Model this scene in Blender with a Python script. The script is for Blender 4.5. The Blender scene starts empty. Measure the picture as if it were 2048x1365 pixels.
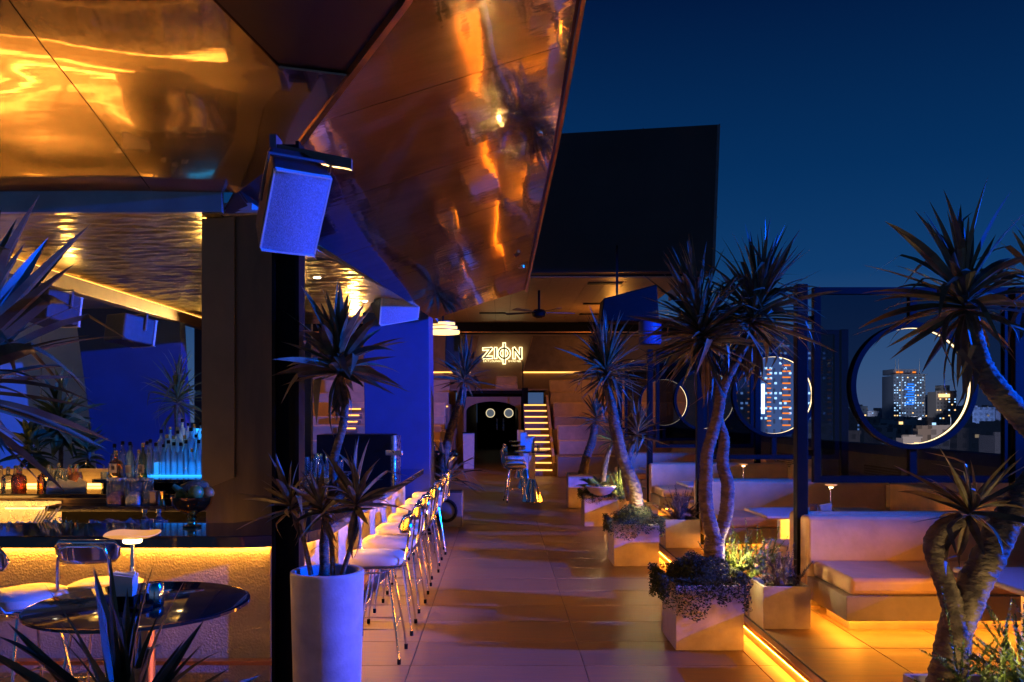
import bpy, math, random
from mathutils import Vector, Matrix, noise
R = math.radians
random.seed(7)
SC = bpy.context.scene
COL = SC.collection
F, CX, CY, H = 1650.0, 1002.0, 827.0, 1.75

# ------------------------------------------------------------------ camera
cd = bpy.data.cameras.new('camera'); cam = bpy.data.objects.new('camera', cd); COL.objects.link(cam)
cam.location = (0, 0, H); cam.rotation_euler = (R(90), 0, 0)
cd.sensor_width = 36; cd.lens = F / 2048 * 36
cd.shift_x = (1024 - CX) / 2048; cd.shift_y = (CY - 682.5) / 2048
cd.clip_start = 0.05; cd.clip_end = 6000
SC.camera = cam
# ------------------------------------------------------------------ sky
w = bpy.data.worlds.new('World'); SC.world = w; w.use_nodes = True
nt = w.node_tree; nt.nodes.clear()
tcw = nt.nodes.new('ShaderNodeTexCoord'); sep = nt.nodes.new('ShaderNodeSeparateXYZ'); ramp = nt.nodes.new('ShaderNodeValToRGB')
bg = nt.nodes.new('ShaderNodeBackground'); bg.inputs['Strength'].default_value = 0.85; wo = nt.nodes.new('ShaderNodeOutputWorld')
els = [(0.0, (.050,.085,.185)), (.05, (.030,.075,.185)), (.16, (.0045,.042,.145)), (.27, (.0015,.027,.105)), (.45, (.0004,.0085,.046)), (1.0, (.0002,.0045,.026))]   # dusk sky, same all round
for k, (p_, c_) in enumerate(els):
    e_ = ramp.color_ramp.elements[k] if k < 2 else ramp.color_ramp.elements.new(p_)
    e_.position = p_; e_.color = (*c_, 1)
nt.links.new(tcw.outputs['Generated'], sep.inputs[0]); nt.links.new(sep.outputs['Z'], ramp.inputs[0]); nt.links.new(ramp.outputs[0], bg.inputs['Color']); nt.links.new(bg.outputs[0], wo.inputs[0])
# ------------------------------------------------------------------ view
SC.view_settings.view_transform = 'Standard'; SC.view_settings.look = 'None'
SC.view_settings.exposure = 0.30; SC.view_settings.gamma = 1.0; SC.view_settings.use_curve_mapping = False
SC.render.engine = 'CYCLES'
cy = SC.cycles
cy.use_denoising = True
try: cy.denoiser = 'OPENIMAGEDENOISE'; cy.denoising_input_passes = 'RGB_ALBEDO_NORMAL'
except Exception: pass
cy.use_light_tree = True; cy.max_bounces = 6; cy.diffuse_bounces = 3; cy.glossy_bounces = 4; cy.transmission_bounces = 6
cy.transparent_max_bounces = 16; cy.sample_clamp_indirect = 6.0; cy.caustics_reflective = False; cy.caustics_refractive = False

BLUE = (0.0, 0.075, 1.0); WARM = (1.0, 0.31, 0.018); WARMW = (1.0, 0.66, 0.30)

# ------------------------------------------------------------------ helpers
def at(px, py, d): return Vector(((px - CX) / F * d, d, H - (py - CY) / F * d))
def gy(py, z=0.0): return (H - z) * F / (py - CY)

def tag(o, label=None, cat=None, group=None, kind=None):
    if label: o['label'] = label
    if cat: o['category'] = cat
    if group: o['group'] = group
    if kind: o['kind'] = kind
    return o

def thing(name, label, cat, loc=(0, 0, 0), group=None):
    o = bpy.data.objects.new(name, None); COL.objects.link(o); o.location = loc
    o.empty_display_size = 0.1
    return tag(o, label, cat, group)

def wloc(o):
    v = Vector((0, 0, 0))
    while o: v += o.location; o = o.parent
    return v

def text_mesh(body, size, mt, extrude=.002):
    fc = bpy.data.curves.new('text', 'FONT'); fc.body = body; fc.size = size; fc.align_x = 'CENTER'; fc.align_y = 'CENTER'; fc.space_line = .9; fc.extrude = extrude
    fo = bpy.data.objects.new('text', fc); COL.objects.link(fo); bpy.context.view_layer.update()
    me = bpy.data.meshes.new_from_object(fo.evaluated_get(bpy.context.evaluated_depsgraph_get()))
    bpy.data.objects.remove(fo); me.materials.clear(); me.materials.append(mt); return me

class MB:
    def __init__(s): s.v = []; s.f = []
    def add(s, vs, fs):
        n = len(s.v); s.v += [tuple(v) for v in vs]; s.f += [tuple(i + n for i in f) for f in fs]; return s
    def box(s, x0, x1, y0, y1, z0, z1):
        return s.add([(x0,y0,z0),(x1,y0,z0),(x1,y1,z0),(x0,y1,z0),(x0,y0,z1),(x1,y0,z1),(x1,y1,z1),(x0,y1,z1)],
                     [(0,3,2,1),(4,5,6,7),(0,1,5,4),(1,2,6,5),(2,3,7,6),(3,0,4,7)])
    def prism(s, poly, z0, z1):          # poly counter-clockwise in xy
        n = len(poly)
        vs = [(x,y,z0) for x,y in poly] + [(x,y,z1) for x,y in poly]
        return s.add(vs, [tuple(range(n-1,-1,-1)), tuple(range(n,2*n))] + [(i,(i+1)%n,n+(i+1)%n,n+i) for i in range(n)])
    def prism_y(s, poly, y0, y1):        # poly in xz
        n = len(poly)
        vs = [(x,y0,z) for x,z in poly] + [(x,y1,z) for x,z in poly]
        return s.add(vs, [tuple(range(n)), tuple(range(2*n-1,n-1,-1))] + [((i+1)%n,i,n+i,n+(i+1)%n) for i in range(n)])
    def prism_x(s, poly, x0, x1):        # poly in yz
        n = len(poly)
        vs = [(x0,y,z) for y,z in poly] + [(x1,y,z) for y,z in poly]
        return s.add(vs, [tuple(range(n-1,-1,-1)), tuple(range(n,2*n))] + [(i,(i+1)%n,n+(i+1)%n,n+i) for i in range(n)])
    def hull8(s, b, t):                  # two quads (4 pts each), bottom ccw and top
        return s.add(list(b)+list(t), [(0,3,2,1),(4,5,6,7),(0,1,5,4),(1,2,6,5),(2,3,7,6),(3,0,4,7)])
    def tube(s, pts, r, n=8, closed=False):
        pts = [Vector(p) for p in pts]; m = len(pts)
        rs = r if isinstance(r, (list, tuple)) else [r]*m
        T = []
        for i in range(m):
            a = pts[(i-1) % m] if (closed or i > 0) else pts[i]
            b = pts[(i+1) % m] if (closed or i < m-1) else pts[i]
            t = b - a; T.append(t.normalized() if t.length > 1e-9 else Vector((0,0,1)))
        up = Vector((0,0,1)) if abs(T[0].z) < .9 else Vector((1,0,0))
        u = T[0].cross(up).normalized(); vs = []
        for i in range(m):
            u = (u - T[i]*u.dot(T[i])).normalized(); v = T[i].cross(u)
            for k in range(n):
                a = 2*math.pi*k/n
                vs.append(pts[i] + (u*math.cos(a) + v*math.sin(a))*rs[i])
        fs = []
        for i in range(m if closed else m-1):
            j = (i+1) % m
            for k in range(n):
                l = (k+1) % n
                fs.append((i*n+k, i*n+l, j*n+l, j*n+k))
        if not closed: fs += [tuple(range(n-1,-1,-1)), tuple(range((m-1)*n, m*n))]
        return s.add(vs, fs)
    def lathe(s, prof, c=(0,0,0), n=20, sx=1.0, sy=1.0, power=2.0):
        m = len(prof); vs = []
        for r, z in prof:
            for k in range(n):
                a = 2*math.pi*k/n; ca, sa = math.cos(a), math.sin(a)
                e = 2.0/power
                vs.append((c[0]+r*sx*math.copysign(abs(ca)**e, ca), c[1]+r*sy*math.copysign(abs(sa)**e, sa), c[2]+z))
        fs = []
        for i in range(m-1):
            for k in range(n):
                l = (k+1) % n
                fs.append((i*n+k, i*n+l, (i+1)*n+l, (i+1)*n+k))
        fs += [tuple(range(n-1,-1,-1)), tuple(range((m-1)*n, m*n))]
        return s.add(vs, fs)
    def mesh(s, name, mt, smooth=False, org=Vector((0,0,0))):
        me = bpy.data.meshes.new(name)
        me.from_pydata([(v[0]-org.x, v[1]-org.y, v[2]-org.z) for v in s.v], [], s.f)
        me.materials.append(mt)
        if smooth:
            me.polygons.foreach_set('use_smooth', [True]*len(me.polygons))
            try: me.set_sharp_from_angle(angle=R(40))
            except Exception: pass
        me.update(); return me
    def build(s, name, mt, parent=None, smooth=False, bevel=0.0, seg=2):
        org = wloc(parent) if parent else Vector((0,0,0))
        o = bpy.data.objects.new(name, s.mesh(name, mt, smooth, org)); COL.objects.link(o)
        if parent: o.parent = parent
        if bevel > 0:
            b = o.modifiers.new('bevel', 'BEVEL'); b.width = bevel; b.segments = seg; b.limit_method = 'ANGLE'; b.angle_limit = R(40)
        return o

def copy_tree(o, parent=None):
    c = o.copy(); COL.objects.link(c)
    if parent: c.parent = parent
    for ch in list(o.children): copy_tree(ch, c)
    return c

def bx(name, mt, parent, x0, x1, y0, y1, z0, z1, bevel=0.0, seg=2):
    return MB().box(x0,x1,y0,y1,z0,z1).build(name, mt, parent, bevel=bevel, seg=seg, smooth=bevel > 0)

# ------------------------------------------------------------------ materials
def mat(name, col, rough=0.5, metal=0.0, var=0.0, vscale=3.0, bump=0.0, bscale=20.0, stretch=(1,1,1), spec=0.5, rvar=0.0, col2=None, emit=None, objrand=0.0, coat=0.0, bdist=.01):
    m = bpy.data.materials.new(name); m.use_nodes = True; t = m.node_tree; L = t.links
    b = t.nodes['Principled BSDF']
    b.inputs['Roughness'].default_value = rough; b.inputs['Metallic'].default_value = metal
    b.inputs['Specular IOR Level'].default_value = spec; b.inputs['Coat Weight'].default_value = coat
    b.inputs['Base Color'].default_value = (*col, 1)
    tc = t.nodes.new('ShaderNodeTexCoord'); mp = t.nodes.new('ShaderNodeMapping'); mp.inputs['Scale'].default_value = stretch
    L.new(tc.outputs['Object'], mp.inputs[0])
    if var > 0 or col2 or rvar > 0 or objrand > 0:
        nz = t.nodes.new('ShaderNodeTexNoise'); nz.inputs['Scale'].default_value = vscale; nz.inputs['Detail'].default_value = 6; nz.inputs['Roughness'].default_value = .6
        L.new(mp.outputs[0], nz.inputs['Vector'])
        rp = t.nodes.new('ShaderNodeValToRGB')
        a = col2 if col2 else tuple(c*(1-var) for c in col)
        c2 = tuple(min(1, c*(1+var)) for c in col)
        rp.color_ramp.elements[0].position = .35; rp.color_ramp.elements[1].position = .68
        rp.color_ramp.elements[0].color = (*a, 1); rp.color_ramp.elements[1].color = (*c2, 1)
        L.new(nz.outputs['Fac'], rp.inputs[0]); out = rp.outputs[0]
        if objrand > 0:
            oi = t.nodes.new('ShaderNodeObjectInfo'); hv = t.nodes.new('ShaderNodeHueSaturation')
            mr = t.nodes.new('ShaderNodeMapRange'); mr.inputs[3].default_value = 1-objrand; mr.inputs[4].default_value = 1+objrand
            L.new(oi.outputs['Random'], mr.inputs[0]); L.new(mr.outputs[0], hv.inputs['Value']); L.new(out, hv.inputs['Color']); out = hv.outputs[0]
        L.new(out, b.inputs['Base Color'])
        if rvar > 0:
            mr = t.nodes.new('ShaderNodeMapRange'); mr.inputs[1].default_value = .3; mr.inputs[2].default_value = .7
            mr.inputs[3].default_value = max(0, rough-rvar); mr.inputs[4].default_value = min(1, rough+rvar)
            L.new(nz.outputs['Fac'], mr.inputs[0]); L.new(mr.outputs[0], b.inputs['Roughness'])
    if bump > 0:
        n2 = t.nodes.new('ShaderNodeTexNoise'); n2.inputs['Scale'].default_value = bscale; n2.inputs['Detail'].default_value = 4
        L.new(mp.outputs[0], n2.inputs['Vector'])
        bp = t.nodes.new('ShaderNodeBump'); bp.inputs['Strength'].default_value = bump; bp.inputs['Distance'].default_value = bdist
        L.new(n2.outputs['Fac'], bp.inputs['Height']); L.new(bp.outputs[0], b.inputs['Normal'])
    if emit:
        b.inputs['Emission Color'].default_value = (*emit[0], 1); b.inputs['Emission Strength'].default_value = emit[1]
    return m

def emis(name, col, s):
    m = bpy.data.materials.new(name); m.use_nodes = True; t = m.node_tree; t.nodes.clear()
    e = t.nodes.new('ShaderNodeEmission'); o = t.nodes.new('ShaderNodeOutputMaterial')
    e.inputs[0].default_value = (*col, 1); e.inputs[1].default_value = s; t.links.new(e.outputs[0], o.inputs[0]); return m

def glassy(name, tintc, gloss=0.15, rough=0.03, hz=0.0):
    m = bpy.data.materials.new(name); m.use_nodes = True; t = m.node_tree; t.nodes.clear(); L = t.links
    tr = t.nodes.new('ShaderNodeBsdfTransparent'); tr.inputs[0].default_value = (*tintc, 1)
    gl = t.nodes.new('ShaderNodeBsdfGlossy'); gl.inputs['Roughness'].default_value = rough
    fr = t.nodes.new('ShaderNodeFresnel'); fr.inputs[0].default_value = 1.45
    ad = t.nodes.new('ShaderNodeMath'); ad.operation = 'ADD'; ad.inputs[1].default_value = gloss; ad.use_clamp = True
    mx = t.nodes.new('ShaderNodeMixShader'); o = t.nodes.new('ShaderNodeOutputMaterial')
    src = tr.outputs[0]
    if hz > 0:
        tl = t.nodes.new('ShaderNodeBsdfTranslucent'); tl.inputs[0].default_value = (*tintc, 1); df = t.nodes.new('ShaderNodeBsdfDiffuse'); df.inputs[0].default_value = (*tintc, 1)
        m1 = t.nodes.new('ShaderNodeMixShader'); m1.inputs[0].default_value = .4; L.new(tl.outputs[0], m1.inputs[1]); L.new(df.outputs[0], m1.inputs[2])
        m2 = t.nodes.new('ShaderNodeMixShader'); m2.inputs[0].default_value = hz; L.new(tr.outputs[0], m2.inputs[1]); L.new(m1.outputs[0], m2.inputs[2]); src = m2.outputs[0]
    L.new(fr.outputs[0], ad.inputs[0]); L.new(ad.outputs[0], mx.inputs[0]); L.new(src, mx.inputs[1]); L.new(gl.outputs[0], mx.inputs[2]); L.new(mx.outputs[0], o.inputs[0])
    return m

def metal2(name, col, r_sharp, r_soft, mix, vscale=.8, bump=0, bscale=1, stretch=(1,1,1)):
    m = mat(name, col, r_soft, 1.0, var=.10, vscale=vscale, rvar=.05, bump=bump, bscale=bscale, stretch=stretch)
    t = m.node_tree; L = t.links; b = t.nodes['Principled BSDF']; out = [n for n in t.nodes if n.type == 'OUTPUT_MATERIAL'][0]
    g = t.nodes.new('ShaderNodeBsdfAnisotropic' if False else 'ShaderNodeBsdfGlossy'); g.inputs['Roughness'].default_value = r_sharp
    mx = t.nodes.new('ShaderNodeMixShader'); mx.inputs[0].default_value = mix
    L.new(b.inputs['Base Color'].links[0].from_socket, g.inputs['Color'])
    if b.inputs['Normal'].links: L.new(b.inputs['Normal'].links[0].from_socket, g.inputs['Normal'])
    L.new(b.outputs[0], mx.inputs[1]); L.new(g.outputs[0], mx.inputs[2]); L.new(mx.outputs[0], out.inputs[0])
    return m
M = {}
M['tile'] = mat('floor_tile', (.175,.108,.062), .46, var=.32, vscale=2.0, bump=.14, bscale=9, stretch=(1,9,1), rvar=.12, objrand=.10, spec=.32)
M['grout'] = mat('grout', (.06,.05,.045), .8, var=.2)
M['farfloor'] = mat('far_floor', (.175,.108,.062), .42, spec=.35, var=.2, vscale=1.2, bump=.1, bscale=9, stretch=(1,8,1), rvar=.1)
M['brass'] = metal2('brass_mirror', (.80,.58,.36), .03, .17, .62, bump=.09, bscale=1.0, stretch=(2.6,9,1))
M['bronze'] = metal2('bronze_sheet', (.62,.43,.26), .045, .20, .36, bump=.14, bscale=1.6, stretch=(.35,2.4,1))
M['darkmetal'] = mat('dark_metal', (.10,.065,.055), .32, .8, var=.2, vscale=.8, rvar=.08)
M['trim'] = mat('copper_trim', (.55,.28,.12), .3, 1.0, var=.2)
M['fascia'] = mat('grey_fascia', (.30,.32,.34), .3, .7, var=.15)
M['hammer'] = metal2('hammered_brass', (.86,.66,.27), .16, .42, .60, vscale=4)
M['beam'] = mat('brown_beam', (.16,.10,.06), .4, .5, var=.2)
M['rearwall'] = mat('rear_plaster', (.27,.175,.10), .6, var=.14, vscale=1.5, bump=.08)
M['plaster'] = mat('grey_plaster', (.35,.33,.31), .55, var=.1, bump=.05)
M['woodceil'] = mat('timber_ceiling', (.40,.25,.13), .45, var=.2, vscale=4, stretch=(1,12,1))
M['stucco'] = mat('bar_stucco', (.50,.42,.31), .85, var=.1, vscale=6, bump=1.0, bscale=70)
M['concrete'] = mat('concrete', (.30,.25,.20), .7, var=.14, vscale=4, bump=.15, bscale=40)
M['concrete2'] = mat('planter_concrete', (.38,.33,.27), .62, var=.16, vscale=7, bump=.12, bscale=50, rvar=.1)
M['castcon'] = mat('cast_concrete', (.34,.34,.37), .62, var=.18, vscale=6, bump=.12, bscale=50, rvar=.1)
M['blackstone'] = mat('black_stone', (.012,.011,.011), .07, var=.3, vscale=8, coat=.3)
M['steel'] = mat('brushed_steel', (.55,.54,.52), .28, 1.0, var=.1, vscale=12, rvar=.08)
M['chrome'] = mat('chrome', (.80,.78,.75), .13, 1.0, var=.05, rvar=.05)
M['gold'] = mat('gold_bowl', (.80,.50,.18), .16, 1.0, var=.08)
M['leather'] = mat('cream_leather', (.62,.53,.42), .42, var=.08, vscale=9, bump=.1, bscale=60)
M['sofa'] = mat('tan_leather', (.60,.38,.20), .45, var=.12, vscale=4, bump=.30, bscale=9, bdist=.02)
M['black'] = mat('black_paint', (.0045,.0040,.0038), .6, var=.3, vscale=9, bump=.05, bscale=60, spec=.12)
M['blackwall'] = mat('black_cladding', (.020,.016,.014), .5, var=.4, vscale=.5)
M['bluebar'] = mat('painted_steel', (.10,.10,.11), .4, .2, var=.2)
M['grille'] = mat('blue_light_grille', (.24,.36,.56), .5, .2, var=.25, vscale=90, bump=.6, bscale=180)  # blue of the flood tinted into the grille colour
M['cabinet'] = mat('speaker_cabinet', (.022,.022,.026), .5, var=.3, vscale=20, bump=.2, bscale=200)
M['white'] = mat('white_paint', (.62,.62,.62), .6, var=.06, bump=.05)
M['colwall'] = mat('blue_light_paint', (.030,.065,.20), .55, var=.08, bump=.05)  # pale surface; the blue light on it is put into the paint
M['navy'] = mat('blue_light_wall', (.03,.055,.14), .6, var=.1)  # blue light on the walls deepened in their colour
M['bronzecol'] = mat('bronze_cladding', (.15,.10,.045), .5, .15, var=.25, vscale=2, rvar=.1, stretch=(3,3,.6))
M['coverp'] = mat('cover_panel', (.21,.15,.07), .5, .15, var=.15, vscale=2)
M['bark'] = mat('palm_bark', (.13,.09,.06), .8, var=.45, vscale=9, bump=1.0, bscale=22, stretch=(1,1,2.2), bdist=.02)
M['leaf'] = mat('strap_leaf', (.13,.105,.045), .42, var=.5, vscale=5, objrand=.4, col2=(.085,.045,.026))
M['deadleaf'] = mat('dry_leaf', (.17,.10,.05), .6, var=.4, vscale=6, objrand=.3)
M['leafg'] = mat('green_leaf', (.075,.11,.03), .4, var=.4, vscale=6, objrand=.3)
M['fern'] = mat('fern_green', (.11,.16,.035), .5, var=.5, vscale=12)
M['trail'] = mat('trailing_leaf', (.026,.036,.014), .75, var=.55, vscale=14, spec=.12)
M['purple'] = mat('dusky_fern', (.12,.075,.07), .55, var=.4, vscale=10)
M['soil'] = mat('soil', (.03,.022,.016), .9, var=.5, vscale=30, bump=.6, bscale=60)
M['lampsoft'] = emis('chandelier_glow', (1,.62,.2), 2.5)
M['ledline'] = emis('beam_led', (1,.42,.08), 3.0)
M['ringglow'] = emis('porthole_glow', (1,.80,.45), .8)
M['ledbottle'] = emis('bottle_led', (1,.42,.06), 9.0)
M['led'] = emis('warm_led', WARM, 62.0)
M['ledbar'] = emis('bar_led', (1,.39,.04), 100.0)
M['ledstair'] = emis('stair_led', (1,.44,.09), 2.1)
M['ledring'] = emis('ring_led', (1,.72,.38), 2.0)
M['ledmirror'] = emis('mirrored_led', (1,.44,.08), 27.0)  # strips hidden in the bar, added for bright lines mirrored in the bronze
M['lampglow'] = emis('lamp_glow', (1,.66,.28), 12.0)
M['spotglow'] = emis('spot_glow', (1,.82,.55), 20.0)
M['bluelit'] = emis('blue_backlight', (.02,.30,1.0), 2.0)
M['halo'] = emis('sign_halo', (1,.80,.36), 2.4)
M['glass'] = glassy('clear_glass', (.86,.90,.92), .10, hz=.12)
M['blueglass'] = glassy('blue_bottle', (.62,.85,.98), .14, hz=.40)
M['amber'] = glassy('amber_bottle', (.90,.52,.16), .10, hz=.30)
M['greenb'] = glassy('olive_bottle', (.50,.60,.22), .10, hz=.25)
M['tint'] = glassy('tinted_glass', (.34,.38,.48), .02, .02)
M['dimglass'] = mat('door_glass', (.25,.28,.33), .1, emit=((.40,.48,.6), .16))

def light(kind, name, loc, energy, col, parent=None, **kw):
    ld = bpy.data.lights.new(name, kind); o = bpy.data.objects.new(name, ld); COL.objects.link(o)
    ld.energy = energy; ld.color = col
    aim = kw.pop('aim', None)
    for k, v in kw.items(): setattr(ld, k, v)
    o.location = loc
    if aim is not None:
        o.rotation_euler = (Vector(aim) - Vector(loc)).to_track_quat('-Z', 'Y').to_euler()
    if parent:
        o.parent = parent; o.location = Vector(loc) - wloc(parent)
    return o

# ================================================================== SETTING: floor, platform
fl = MB().box(-9, 1.93, .5, 44, -.25, -.004).build('terrace_floor', M['farfloor']); tag(fl, kind='structure')
grout = MB().box(-3.05, 1.92, 1.5, 13.5, -.0035, -.0015).build('grout_bed', M['grout'], fl)
tm = MB().box(-.597, .597, -.297, .297, -.0012, .006).mesh('tile', M['tile'])
def lay(x, y, z, par, me):
    o = bpy.data.objects.new('tile', me); COL.objects.link(o); o.parent = par; o.location = (x, y, z)
    b = o.modifiers.new('bevel', 'BEVEL'); b.width = .002; b.segments = 1
    return o
for ix in range(-2, 2):
    for iy in range(20):
        lay(-.025 + ix*1.2, 1.8 + iy*.6, 0, fl, tm)
tm2 = MB().box(-.068, .068, -.297, .297, -.0012, .006).mesh('tile_cut', M['tile'])
for iy in range(20): lay(1.845, 1.8 + iy*.6, 0, fl, tm2)
pl = MB().box(1.96, 4.9, 1.0, 22, -.3, .116).build('raised_platform', M['concrete']); tag(pl, kind='structure')
bx('nosing', M['trim'], pl, 1.90, 1.96, 1.0, 22, .085, .121, .004)
bx('platform_grout', M['grout'], pl, 1.965, 4.89, 2.0, 13.2, .1165, .118)
tm3 = MB().box(-.297, .297, -.597, .597, .1185, .126).mesh('tile', M['tile'])
for ix in range(5):
    for iy in range(9):
        lay(2.27 + ix*.6, 2.7 + iy*1.2, 0, pl, tm3)
bx('led_strip', M['led'], pl, 1.925, 1.945, 1.0, 21, .055, .07)

# ================================================================== metal canopy
can = thing('metal_canopy', 'folded bronze and brass mirror canopy hanging over the bar and aisle', 'canopy', (-2, 5, 3.4))
def interp(pts, d):
    if d <= pts[0][0]:
        (a, b), (c, e) = pts[0], pts[1]
    elif d >= pts[-1][0]:
        (a, b), (c, e) = pts[-2], pts[-1]
    else:
        for k in range(len(pts)-1):
            if pts[k][0] <= d <= pts[k+1][0]:
                (a, b), (c, e) = pts[k], pts[k+1]; break
    return b + (e-b)*(d-a)/(c-a)
zP1 = lambda x, d: 3.33 + .31*(5.9-d)
zP3 = lambda x, d: 3.49 + .3175*(x+1.31) - .0803*(d-5.36)
def wob(x, d, amp, fx, fy, seed):
    return amp*(noise.noise(Vector((x*fx, d*fy, seed))) + .38*noise.noise(Vector((x*fx*2.6, d*fy*2.6, seed+9))))
def sheet(name, mt, parent, xl, xr, d0, d1, zf, amp, fx, fy, seed, nx=26, ny=26, thick=.012, fine=0.0):
    m = MB(); vs = []
    for j in range(ny+1):
        d = d0 + (d1-d0)*j/ny
        a, b = xl(d), xr(d)
        for i in range(nx+1):
            x = a + (b-a)*i/nx
            vs.append((x, d, zf(x, d) + wob(x, d, amp, fx, fy, seed) + fine*noise.noise(Vector((x*5.5, d*.55, seed+3)))))
    fs = [(j*(nx+1)+i, (j+1)*(nx+1)+i, (j+1)*(nx+1)+i+1, j*(nx+1)+i+1) for j in range(ny) for i in range(nx)]
    m.add(vs, fs)
    up = [(x, y, z+thick) for x, y, z in vs]
    m.add(up, [f[::-1] for f in fs])
    q = nx+1
    bd = [i for i in range(nx)] + [j*q+nx for j in range(ny)] + [ny*q+nx-i for i in range(nx)] + [(ny-j)*q for j in range(ny)]
    for a, b in zip(bd, bd[1:]+bd[:1]): m.add([vs[a], vs[b], up[b], up[a]], [(0,1,2,3)])
    return m.build(name, mt, parent, smooth=True)
rim = [(1.6, 1.42), (4.2, -.467), (4.81, -.91), (5.36, -1.31), (7.2, -1.62), (11.75, -.95)]
right = [(1.6, .47), (4.69, .449), (6.72, .44), (11.7, .34)]
rimL = lambda d: interp([(2.6, .40)] + rim[1:], d) if d > 2.6 else .4
seams = [2.62, 3.85, 5.15, 6.45, 7.75, 9.05, 10.35, 11.72]
for k in range(7):
    sheet('brass_panel', M['brass'], can, rimL, lambda d: interp(right, d), seams[k]+.004, seams[k+1]-.004, zP3, .0060, 1.4, .5, 3.1+k*.12, 80, 36, fine=.0034)
# bronze ceiling facet, sheets side by side
def p1r(d):
    if d < 4.736: return -1.49 - .45*(4.18-d)
    if d < 5.36: return rimL(d) - .03
    return interp([(5.36, -1.34), (5.9, -1.885)], d)
sheet('bronze_panel', M['bronze'], can, lambda d: -2.5+.004, p1r, 2.2, 5.9, zP1, .026, .75, .80, 4.4, 24, 70)
for k in range(3):
    sheet('bronze_panel', M['bronze'], can, lambda d: -2.5-1.5*(k+1)+.004, lambda d: -2.5-1.5*k-.004, 2.2, 5.9, zP1, .026, .75, .80, 4.4, 20, 70)
sheet('dark_panel', M['darkmetal'], can, lambda d: -1.49-.45*(4.18-d)+.004, lambda d: rimL(d)-.03, 2.7, 4.736, lambda x, d: zP1(x, d)+.025, .002, .5, .5, 2, 10, 14)
sheet('backing', M['black'], can, lambda d: -7.2, lambda d: rimL(d)-.02, 2.3, 5.9, lambda x, d: zP1(x, d)+.07, 0, 1, 1, 0, 4, 30)
# rim trim along fold and along the free edge
m = MB(); pts = [(rimL(d)-.012, d, zP3(rimL(d), d)-.02) for d in (2.7, 3.4, 4.2, 4.81, 5.36)]
for a, b in zip(pts[:-1], pts[1:]):
    a, b = Vector(a), Vector(b)
    m.hull8([a+Vector((-.02,0,0)), a+Vector((.02,0,0)), b+Vector((.02,0,0)), b+Vector((-.02,0,0))], [a+Vector((-.02,0,.09)), a+Vector((.02,0,.09)), b+Vector((.02,0,.09)), b+Vector((-.02,0,.09))])
m.build('fold_trim', M['trim'], can)
m = MB()
ds = [2.62, 4.69, 6.72, 9.2, 11.72]
for a, b in zip(ds[:-1], ds[1:]):
    A = Vector((interp(right, a), a, zP3(interp(right, a), a))); B = Vector((interp(right, b), b, zP3(interp(right, b), b)))
    o4 = [Vector((.004,0,-.03)), Vector((.03,0,-.03)), Vector((.03,0,-.03)), Vector((.004,0,-.03))]
    P = [A, A, B, B]
    m.hull8([P[i]+o4[i] for i in range(4)], [P[i]+o4[i]+Vector((0,0,.10)) for i in range(4)])
m.build('edge_trim', M['trim'], can)
Q = [(-1.33,5.355,3.50),(-1.89,5.90,3.345),(-2.0,5.955,3.19),(-1.80,5.99,3.2),(-1.69,7.2,3.215),(-1.60,7.22,3.25)]
MB().add(Q + [(x,y,z+.03) for x,y,z in Q], [(0,1,5),(1,2,3),(1,3,5),(3,4,5),(11,7,6),(9,8,7),(11,9,7),(11,10,9)]).build('infill_panel', M['darkmetal'], can)
bx('fascia', M['fascia'], can, -7.0, -2.0, 5.905, 5.95, 3.19, 3.36)

# bar ceiling : hammered metal panels
bc = MB().prism([(-7.2,5.96),(-1.80,5.96),(-1.69,7.2),(-1.02,11.75),(-1.02,13.4),(-7.2,13.4)], 3.22, 3.27).build('bar_ceiling', M['plaster']); tag(bc, kind='structure')
def inner_edge(d): return interp([(5.96, -1.70), (7.2, -1.62), (11.75, -.95), (13.4, -.95)], d) - .06
for k in range(8):
    d0 = 5.965 + .92*k; d1 = d0 + .913
    xl = -4.5; xr0, xr1 = (-2.05 if k < 2 else inner_edge(d0)), (-2.05 if k < 2 else inner_edge(d1))
    nx, ny = 110, 56; vs = []
    for j in range(ny+1):
        dd = d0+(d1-d0)*j/ny; xr = xr0+(xr1-xr0)*j/ny
        for i in range(nx+1):
            x = xl+(xr-xl)*i/nx
            vs.append((x, dd, 3.196 + .0105*noise.noise(Vector((x*4.2, dd*13, k*.0))) + .0030*noise.noise(Vector((x*10, dd*26, 5)))))
    fs = [(j*(nx+1)+i, (j+1)*(nx+1)+i, (j+1)*(nx+1)+i+1, j*(nx+1)+i+1) for j in range(ny) for i in range(nx)]
    MB().add(vs, fs).build('ceiling_panel', M['hammer'], bc, smooth=True)
bx('soffit', M['plaster'], bc, -2.04, -1.74, 5.965, 7.79, 3.20, 3.2195)
edge = bx('edge_beam', M['beam'], bc, -4.62, -4.505, 5.96, 13.4, 3.03, 3.2195, .006)
bx('led_strip', M['ledline'], bc, -4.504, -4.496, 6.3, 13.2, 3.182, 3.188)
for d in (6.2, 8.0, 9.6, 11.2):
    MB().lathe([(.035,0),(.035,.05),(.02,.06)], (-4.80, d, 3.11), 12).build('spot_lamp', M['black'], bc, True)
    MB().lathe([(.024,0),(.024,.006)], (-4.80, d, 3.102), 12).build('spot_lens', M['spotglow'], bc)
for x, d in ((-1.95, 8.75), (-1.75, 10.6)):
    MB().lathe([(.05,0),(.05,.006)], (x, d, 3.190), 16).build('downlight_rim', M['white'], bc)
    MB().lathe([(.035,0),(.035,.004)], (x, d, 3.185), 16).build('downlight', M['spotglow'], bc)

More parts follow.
